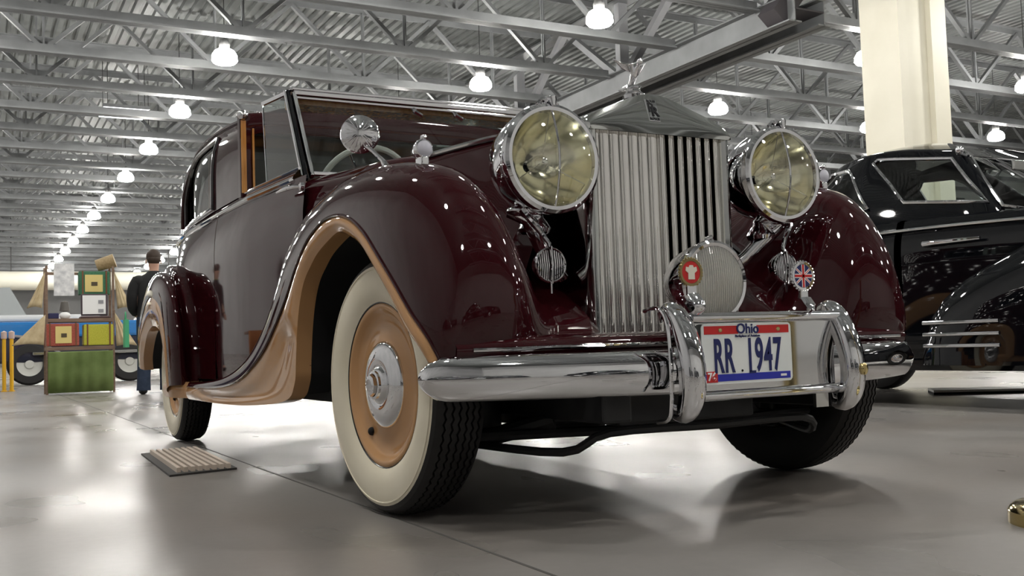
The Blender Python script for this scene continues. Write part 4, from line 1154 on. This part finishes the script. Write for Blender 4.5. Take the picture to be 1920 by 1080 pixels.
# ---- display cart with bags, crates and papers
ct = empty('display_stand', (-.50, 13.0, 0))
tag(ct, 'wooden picnic display stand with shelves and a green cloth skirt', 'display stand')
WD = noise_mat('stand_wood', (.16, .10, .07), (.24, .16, .11), 6, (.5, .6), stretch=(1, 1, 6))
for xx in (-.44, .44):
    for yy in (-.18, .22):
        MB().box(xx-.016, xx+.016, yy-.016, yy+.016, 0, 1.82).build('upright', WD, ct, smooth=False)
for z in (.62, 1.02): MB().box(-.45, .45, -.20, .24, z, z+.05).build('shelf', WD, ct, smooth=False)
MB().box(-.44, .44, .20, .23, 1.72, 1.76).build('top_rail', WD, ct, smooth=False)
rows = [[(lerp(-.43, .43, i/30), -.215+.012*sin(i*1.1), z) for z in (.02, .3, .58, .60)] for i in range(31)]
MB().grid(rows).build('green_cloth', noise_mat('olive_cloth', (.10, .15, .035), (.20, .27, .09), 3, (.7, .8)), ct, solid=.006)
def thing_box(name, x0, x1, y0, y1, z0, z1, m, lab, cat, group=None, bands=None, extra=None):
    r = MB().box(x0, x1, y0, y1, z0, z1).build(name, m, smooth=False, bevel=.012)
    tag(r, lab, cat, group)
    if bands:
        for bx0, bx1 in bands: MB().box(bx0, bx1, y0-.006, y1+.006, z0, z1+.006).build('strap', mat('strap_leather', (.18, .07, .03), .5), r, smooth=False)
    return r
GRN = noise_mat('green_wicker', (.03, .12, .06), (.06, .2, .11), 60, (.6, .7)); RED = noise_mat('red_wicker', (.30, .05, .035), (.42, .11, .07), 60, (.6, .7)); YEL = noise_mat('yellow_wicker', (.42, .42, .03), (.55, .52, .06), 60, (.6, .7))
b1 = thing_box('picnic_hamper', -.52-.43, -.50-.02, 12.80, 13.05, .68, 1.0, RED, 'red picnic hamper on the lower shelf of the display stand', 'hamper', bands=((-.91, -.89), (-.57, -.55)))
b2 = thing_box('picnic_hamper', -.46, -.06, 12.80, 13.05, .68, .98, YEL, 'yellow picnic hamper on the lower shelf of the display stand', 'hamper', bands=((-.42, -.40), (-.12, -.10)))
b3 = thing_box('picnic_hamper', -.50, -.08, 13.0, 13.2, 1.42, 1.76, GRN, 'green picnic hamper hung at the top right of the display stand', 'hamper', bands=((-.46, -.44), (-.14, -.12)))
YP = mat('yellow_poster', (.72, .58, .22), .6)
for b_, x0, x1, z0, z1, y_ in ((b1, -.83, -.62, .72, .96, 12.79), (b3, -.42, -.18, 1.46, 1.71, 12.99)):
    MB().box(x0, x1, y_, y_+.01, z0, z1).build('cream_label', YP, b_, smooth=False)
    MB().box(lerp(x0, x1, .35), lerp(x0, x1, .7), y_-.004, y_, lerp(z0, z1, .35), lerp(z0, z1, .58)).build('dark_buckle', mat('dark_buckle', (.08, .06, .03), .5), b_, smooth=False)
pb = thing_box('picture_board', -.49, -.13, 12.84, 12.88, 1.105, 1.42, mat('board_frame', (.07, .05, .06), .5), 'framed white picture board standing on the middle shelf', 'board')
MB().box(-.47, -.16, 12.832, 12.838, 1.13, 1.40).build('white_sheet', mat('sheet_white', (.85, .85, .84), .5), pb, smooth=False)
for z in (1.15, 1.28): MB().box(-.26, -.19, 12.826, 12.832, z, z+.05).build('grey_print', mat('print_grey', (.3, .3, .32), .5), pb, smooth=False)
lb = thing_box('low_case', -.50, -.10, 12.82, 13.08, 1.07, 1.10, mat('case_brown', (.10, .06, .06), .5), 'flat brown case under the picture board', 'case')
# hanging paper with sketchy marks
PAP = noise_mat('printed_paper', (.55, .56, .58), (.88, .88, .88), 14, (.5, .6))
pp = MB().box(-.84, -.57, 12.90, 12.905, 1.40, 1.86).build('paper_sheet', PAP, smooth=False); tag(pp, 'white printed paper sheet hanging at the top left of the display stand', 'paper sheet')
MB().box(-.72, -.70, 12.905, 13.22, 1.75, 1.76).build('paper_arm', WD, pp, smooth=False)
# round hat box / drum hanging top right
dm = MB().lathe([(-.13, 0), (-.13, .085), (.13, .10), (.13, 0)], 20, Matrix.Translation((-.13, 13.06, 1.888)) @ Matrix.Rotation(radians(72), 4, 'Y') @ Matrix.Rotation(.2, 4, 'X')).build('wicker_drum', noise_mat('wicker_tan', (.28, .2, .1), (.4, .3, .16), 40, (.6, .7)), smooth=True); tag(dm, 'tan wicker drum resting on top of the green hamper', 'basket')
# canvas bags (sail shaped) on both sides
CANV = noise_mat('canvas_tan', (.46, .36, .21), (.60, .49, .31), 12, (.7, .8))
def bag(x_top, z_top, x_l, x_r, z_b, y_, lab):
    rows = []
    for i in range(9):
        f = i/8
        rows.append([(lerp(x_top, lerp(x_l, x_r, j/8), f), y_-.02-.05*f*sin(pi*j/8)-.012*f*sin(j*2.6), lerp(z_top, z_b, f)+.02*f*sin(pi*j/8)) for j in range(9)])
    r = MB().grid(rows).build('canvas_bag', CANV, solid=.012, off=0); tag(r, lab, 'bag', 'canvas bags hung on the display stand')
    MB().tube([(x_top, y_-.02, z_top-.03), (x_top, y_-.02, z_top+.03)], .008, 6).build('cord_knot', WD, r)
bag(-.955, 1.74, -1.19, -1.00, 1.22, 12.82, 'slim tan canvas bag hanging at the upper left of the stand')
bag(-.955, 1.13, -1.38, -.98, .70, 12.82, 'wide tan canvas bag hanging at the lower left of the stand')
bag(-.045, 1.74, .0, .20, 1.20, 12.82, 'slim tan canvas bag hanging at the upper right of the stand')
bag(-.045, 1.15, -.02, .26, .66, 12.82, 'wide tan canvas bag hanging at the lower right of the stand')
# desk lamp with dark hat on shelf
dl_ = MB().lathe([(0, .05), (.01, .05), (.02, .015), (.10, .015), (.11, .07), (.24, .05), (.26, 0)], 20, Matrix.Translation((-.70, 12.9, 1.07))).build('bust_lamp', mat('bust_grey', (.12, .11, .10), .6)); tag(dl_, 'small dark stand with a white dome on the middle shelf', 'ornament')
MB().sphere((-.70, 12.86, 1.115), .075, 16, 8, (1, .8, .7)).build('white_dome', mat('dome_white', (.9, .9, .9), .4), dl_)
bl = MB().box(-.92, -.78, 12.84, 13.02, 1.07, 1.15).build('navy_case', mat('navy_case', (.02, .02, .08), .5), smooth=False, bevel=.01); tag(bl, 'low navy case at the left end of the middle shelf', 'case')

# ---- yellow posts
YELP = mat('post_yellow', (.75, .42, .02), .4)
for i, (xx, lab) in enumerate(((-1.41, 'left yellow barrier post of the pair beside the display stand'), (-1.30, 'right yellow barrier post of the pair beside the display stand'))):
    r = MB().lathe([(0, .05), (.015, .05), (.02, .03), (.93, .03), (.95, .03), (.96, 0)], 20).build('barrier_post', YELP, loc=(xx, 15.6, 0)); tag(r, lab, 'barrier post', 'yellow barrier posts')
    MB().lathe([(.86, .045), (.97, .045), (.99, .0)], 16).build('belt_head', mat('belt_head', (.55, .42, .38), .5), r)
bt = MB().tube(spline([(-1.25, 15.56, .90), (-1.0, 15.3, .84), (-.62, 14.9, .60)], 6), .02, 6, flat=.3, upv=(0, 0, 1)); tag(bt.build('barrier_belt', mat('belt_grey', (.4, .4, .42), .6)), 'grey barrier belt stretched from the yellow posts', 'belt')

# ---- blue pickup behind the stand
pk = empty('blue_pickup', (.3, 20.5, 0)); tag(pk, 'blue and white vintage vehicle parked behind the display stand', 'car')
BLU = mat('sky_blue_paint', (.02, .18, .50), .2, 0, 1); WHP = mat('white_paint', (.70, .72, .74), .25, 0, 1)
def cbox(name, b_, m, bev=.04): return MB().box(*b_).build(name, m, pk, smooth=False, bevel=bev)
cbox('body', (-3.6, 1.6, -.85, .85, .95, 1.28), BLU, .06)
cbox('lower_body', (-3.4, 1.5, -.80, .80, .45, .98), mat('navy_paint', (.008, .010, .03), .3, 0, 1), .05)
cbox('bed_cover', (-3.3, .2, -.75, .75, 1.28, 1.42), WHP, .05)
pf = [(-2.4, 1.40), (-2.1, 1.95), (-1.5, 1.98), (-1.2, 1.42)]
MB().prism(pf, -.7, .7).build('cab_glass', mat('pale_glass', (.42, .45, .46), .2), pk, smooth=False)
cbox('side_step', (-1.1, 1.3, -.95, -.82, .60, .66), STEEL, .01)
for xx in (-1.15, .75, -3.0):
    M_ = Matrix.Translation((xx, -.70, .42)) @ Matrix.Rotation(pi/2, 4, 'X')
    r = MB().lathe([(-.12, .22), (-.12, .38), (-.08, .42), (.08, .42), (.12, .38), (.12, .24)], 36, M_).build('wheel', RUBBER, pk)
    MB().lathe([(.115, .30), (.12, .26), (.08, .24), (.06, .10), (.10, .08), (.10, 0)], 30, M_).build('wheel_disc', mat('wheel_white', (.6, .6, .56), .4), r)
# ---- white sign at far left
sg2 = MB().box(-2.25, -1.55, 18.0, 18.05, .92, 1.35).box(-2.20, -2.16, 18.0, 18.04, 0, .92).box(-1.64, -1.60, 18.0, 18.04, 0, .92); tag(sg2.build('white_sign', WHP, smooth=False), 'white sign board on legs at the left edge of the picture', 'sign')

# ---- second vintage car with pale body farther back
fk = empty('grey_sedan', (3.2, 27.5, 0)); tag(fk, 'pale grey sedan parked far behind the display stand', 'car')
MB().prism([(-2.5, .45), (-2.5, 1.0), (-1.3, 1.15), (-.8, 1.75), (.9, 1.75), (1.6, 1.15), (2.6, 1.0), (2.6, .45)], -.85, .85).build('body', mat('pale_paint', (.45, .48, .47), .2, 0, 1), fk, smooth=False, bevel=.1)
MB().prism([(-1.05, 1.2), (-.68, 1.66), (.8, 1.66), (1.3, 1.2)], -.87, .87).build('window_band', mat('far_glass', (.06, .07, .07), .1), fk, smooth=False)
for xx in (-1.6, 1.6):
    MB().lathe([(-.1, 0), (-.1, .36), (.1, .36), (.1, 0)], 28, Matrix.Translation((xx, -.8, .36)) @ Matrix.Rotation(pi/2, 4, 'X')).build('wheel', RUBBER, fk)

# ---- unseen things added out of frame for the doors and chrome to reflect
for (x_, y_, rz, lab) in ((-5.4, -8.5, 1.2, 'black coupe added unseen behind the viewer to be mirrored in the bumper'), (1.5, -9.5, 1.5, 'second black coupe added unseen behind the viewer for the chrome, farther to the right')):
    c = copy_tree(bc); c.location = (x_, y_, 0); c.rotation_euler = (0, 0, rz); tag(c, lab, 'car')
tb_ = empty('vendor_table', (-4.8, 9.6, 0)); tag(tb_, 'table with an orange cloth, added out of view to be mirrored in the maroon door', 'table')
MB().box(-.9, .9, -.4, .4, .70, .74).build('tabletop', WD, tb_, smooth=False)
MB().grid([[(lerp(-.92, .92, i/24), -.41+.015*sin(i*1.3), z) for z in (.03, .4, .745)] for i in range(25)]).build('cloth', mat('orange_cloth', (.40, .16, .05), .8), tb_, solid=.006)
# ================================================================== person seen from behind
def skin_body(name, verts, edges, radii, m, parent, sub=2):
    me = bpy.data.meshes.new(name); me.from_pydata(verts, edges, []); me.update()
    o = bpy.data.objects.new(name, me); COL.objects.link(o); o.parent = parent
    md = o.modifiers.new('skin', 'SKIN')
    if not me.skin_vertices: bm = bmesh.new(); bm.from_mesh(me); bm.verts.layers.skin.verify(); bm.to_mesh(me); bm.free()
    for sv, r in zip(me.skin_vertices[0].data, radii): sv.radius = r if isinstance(r, tuple) else (r, r)
    me.skin_vertices[0].data[0].use_root = True
    md.use_smooth_shade = True
    s2 = o.modifiers.new('sub', 'SUBSURF'); s2.levels = sub; s2.render_levels = sub
    me.materials.append(m)
    return o
SKIN = mat('skin', (.50, .29, .21), .5); JEAN = noise_mat('blue_jeans', (.012, .022, .045), (.03, .045, .08), 12, (.8, .9)); JACK = noise_mat('black_jacket', (.006, .006, .007), (.014, .014, .015), 6, (.7, .85)); HAIR = mat('brown_hair', (.035, .02, .012), .6)
pe = empty('person', (.25, 11.1, 0))
pe.scale = (1.12, 1.05, 1.04)
tag(pe, 'person in a black jacket and blue jeans standing with back turned beside the limousine tail', 'person')
# body (skin) as one continuous figure: pelvis, spine, neck, head, arms, hands, legs
V_ = [(0, 0, .98), (0, .0, 1.12), (0, .0, 1.28), (0, -.01, 1.42), (0, -.01, 1.50), (0, .01, 1.57), (0, .03, 1.66), (0, .03, 1.75),
      (-.17, 0, 1.43), (-.225, .0, 1.20), (-.20, .10, 1.04), (-.17, .17, .98), (.17, 0, 1.43), (.225, 0, 1.20), (.20, .12, 1.05), (.17, .20, 1.02),
      (-.10, 0, .90), (-.115, 0, .52), (-.125, -.01, .10), (-.13, .10, .05), (.10, 0, .90), (.115, .02, .52), (.125, .03, .10), (.135, .14, .05)]
E_ = [(0, 1), (1, 2), (2, 3), (3, 4), (4, 5), (5, 6), (6, 7), (3, 8), (8, 9), (9, 10), (10, 11), (3, 12), (12, 13), (13, 14), (14, 15), (0, 16), (16, 17), (17, 18), (18, 19), (0, 20), (20, 21), (21, 22), (22, 23)]
R_ = [(.15, .11), (.15, .10), (.165, .11), (.15, .09), .055, .055, (.075, .095), (.06, .07), .06, .045, .036, .03, .06, .045, .036, .03, .09, .06, .042, .035, .09, .06, .042, .035]
skin_body('body', V_, E_, R_, SKIN, pe)
# jacket and trousers as clothing over the body
jb = MB()
def ell(cx, cy, z, a, b, n=20): return [(cx+a*cos(2*pi*k/n), cy+b*sin(2*pi*k/n), z) for k in range(n)]
jb.grid([ell(0, 0, .84, .195, .14), ell(0, 0, .93, .19, .135), ell(0, 0, 1.0, .195, .14), ell(0, 0, 1.15, .19, .135), ell(0, 0, 1.30, .205, .14), ell(0, 0, 1.40, .215, .125), ell(0, 0, 1.47, .175, .10), ell(0, -.005, 1.515, .10, .078), ell(0, 0, 1.55, .068, .068)], cv=True)
for s in (-1, 1):
    jb.tube(spline([(s*.17, 0, 1.44), (s*.225, -.005, 1.34), (s*.25, 0, 1.20), (s*.235, .06, 1.08), (s*.195, .14, 1.03)], 4), [.075, .074, .072, .070, .068, .067, .065, .064, .062, .06, .058, .056, .054, .052, .05, .05, .05], 14)
for s in (-1, 1): jb.sphere((s*.165, 0, 1.41), .092, 14, 10, (1, .95, .95))
jb.build('jacket', JACK, pe, angle=80)
tb = MB()
for s in (-1, 1):
    tb.tube(spline([(s*.085, 0, .96), (s*.105, 0, .75), (s*.115, .005, .50), (s*.125, .01, .25), (s*.13, .01, .05)], 4), [.115, .115, .11, .105, .10, .095, .09, .085, .082, .08, .078, .076, .075, .075, .076, .078, .08], 16)
tb.build('jeans', JEAN, pe, angle=80)
for s in (-1, 1):
    MB().sphere((s*.13, .055, .04), .05, 14, 8, (.95, 2.5, .8)).build('shoe', mat('shoe_black', (.01, .01, .01), .5), pe)
hb = MB().sphere((0, .025, 1.735), .092, 18, 12, (.92, 1.05, 1.08)).sphere((0, -.005, 1.70), .082, 16, 10, (.95, .85, .9))
hb.build('hair', HAIR, pe, angle=80)
for s in (-1, 1):
    MB().sphere((s*.083, .03, 1.675), .022, 8, 6, (.4, .8, 1.3)).build('ear', SKIN, pe)
MB().sphere((0, .128, 1.665), .014, 8, 6, (.8, 1.2, 1.4)).build('nose', SKIN, pe)
MB().tube([(.045*cos(a_)*1.3, .008+.05*sin(a_)*1.1, 1.545+.01*sin(a_)) for a_ in [2*pi*k/20 for k in range(20)]], .010, 6, closed=True).build('collar', mat('olive_collar', (.22, .20, .06), .7), pe)
# hands: palm and five fingers
for s in (-1, 1):
    hx, hy, hz = s*.17, .19, 1.0
    hm = MB().sphere((hx, hy, hz), .038, 12, 8, (.55, 1.2, .95))
    for k in range(4):
        hm.tube([(hx-s*.006, hy+.03, hz+.024-.016*k), (hx-s*.010, hy+.062+.004*(1.5-abs(k-1.5)), hz+.022-.016*k), (hx-s*.028, hy+.080+.004*(1.5-abs(k-1.5)), hz+.018-.016*k)], [.009, .008, .007], 8)
    hm.tube([(hx-s*.01, hy-.01, hz+.03), (hx-s*.03, hy+.02, hz+.042), (hx-s*.04, hy+.042, hz+.040)], [.011, .009, .008], 8)
    hm.build('hand', SKIN, pe, angle=80)
# green bag held by the hip
gb = MB().box(-.02, .03, 11.10, 11.30, .62, .98).tube(spline([(.0, 11.14, .98), (.0, 11.2, 1.08), (.0, 11.26, .98)], 4), .008, 6)
tag(gb.build('shopping_bag', mat('bag_green', (.08, .42, .20), .6), smooth=False, loc=(-.10, -.02, 0)), 'green bag carried at the left side of the person', 'bag')

for (x_, y_, rz, lab) in ((-3.9, 7.6, 2.2, 'person in dark clothes added left of the limousine to be mirrored in its door'), (-5.6, 10.9, 2.9, 'person added behind the orange table to be mirrored in the maroon door'), (-3.2, 12.6, 2.5, 'person added far left of the limousine to be mirrored in the rear door')):  # out-of-view copies of the person, added so the doors reflect figures
    c = copy_tree(pe); c.location = (x_, y_, 0); c.rotation_euler = (0, 0, rz); tag(c, lab, 'person')
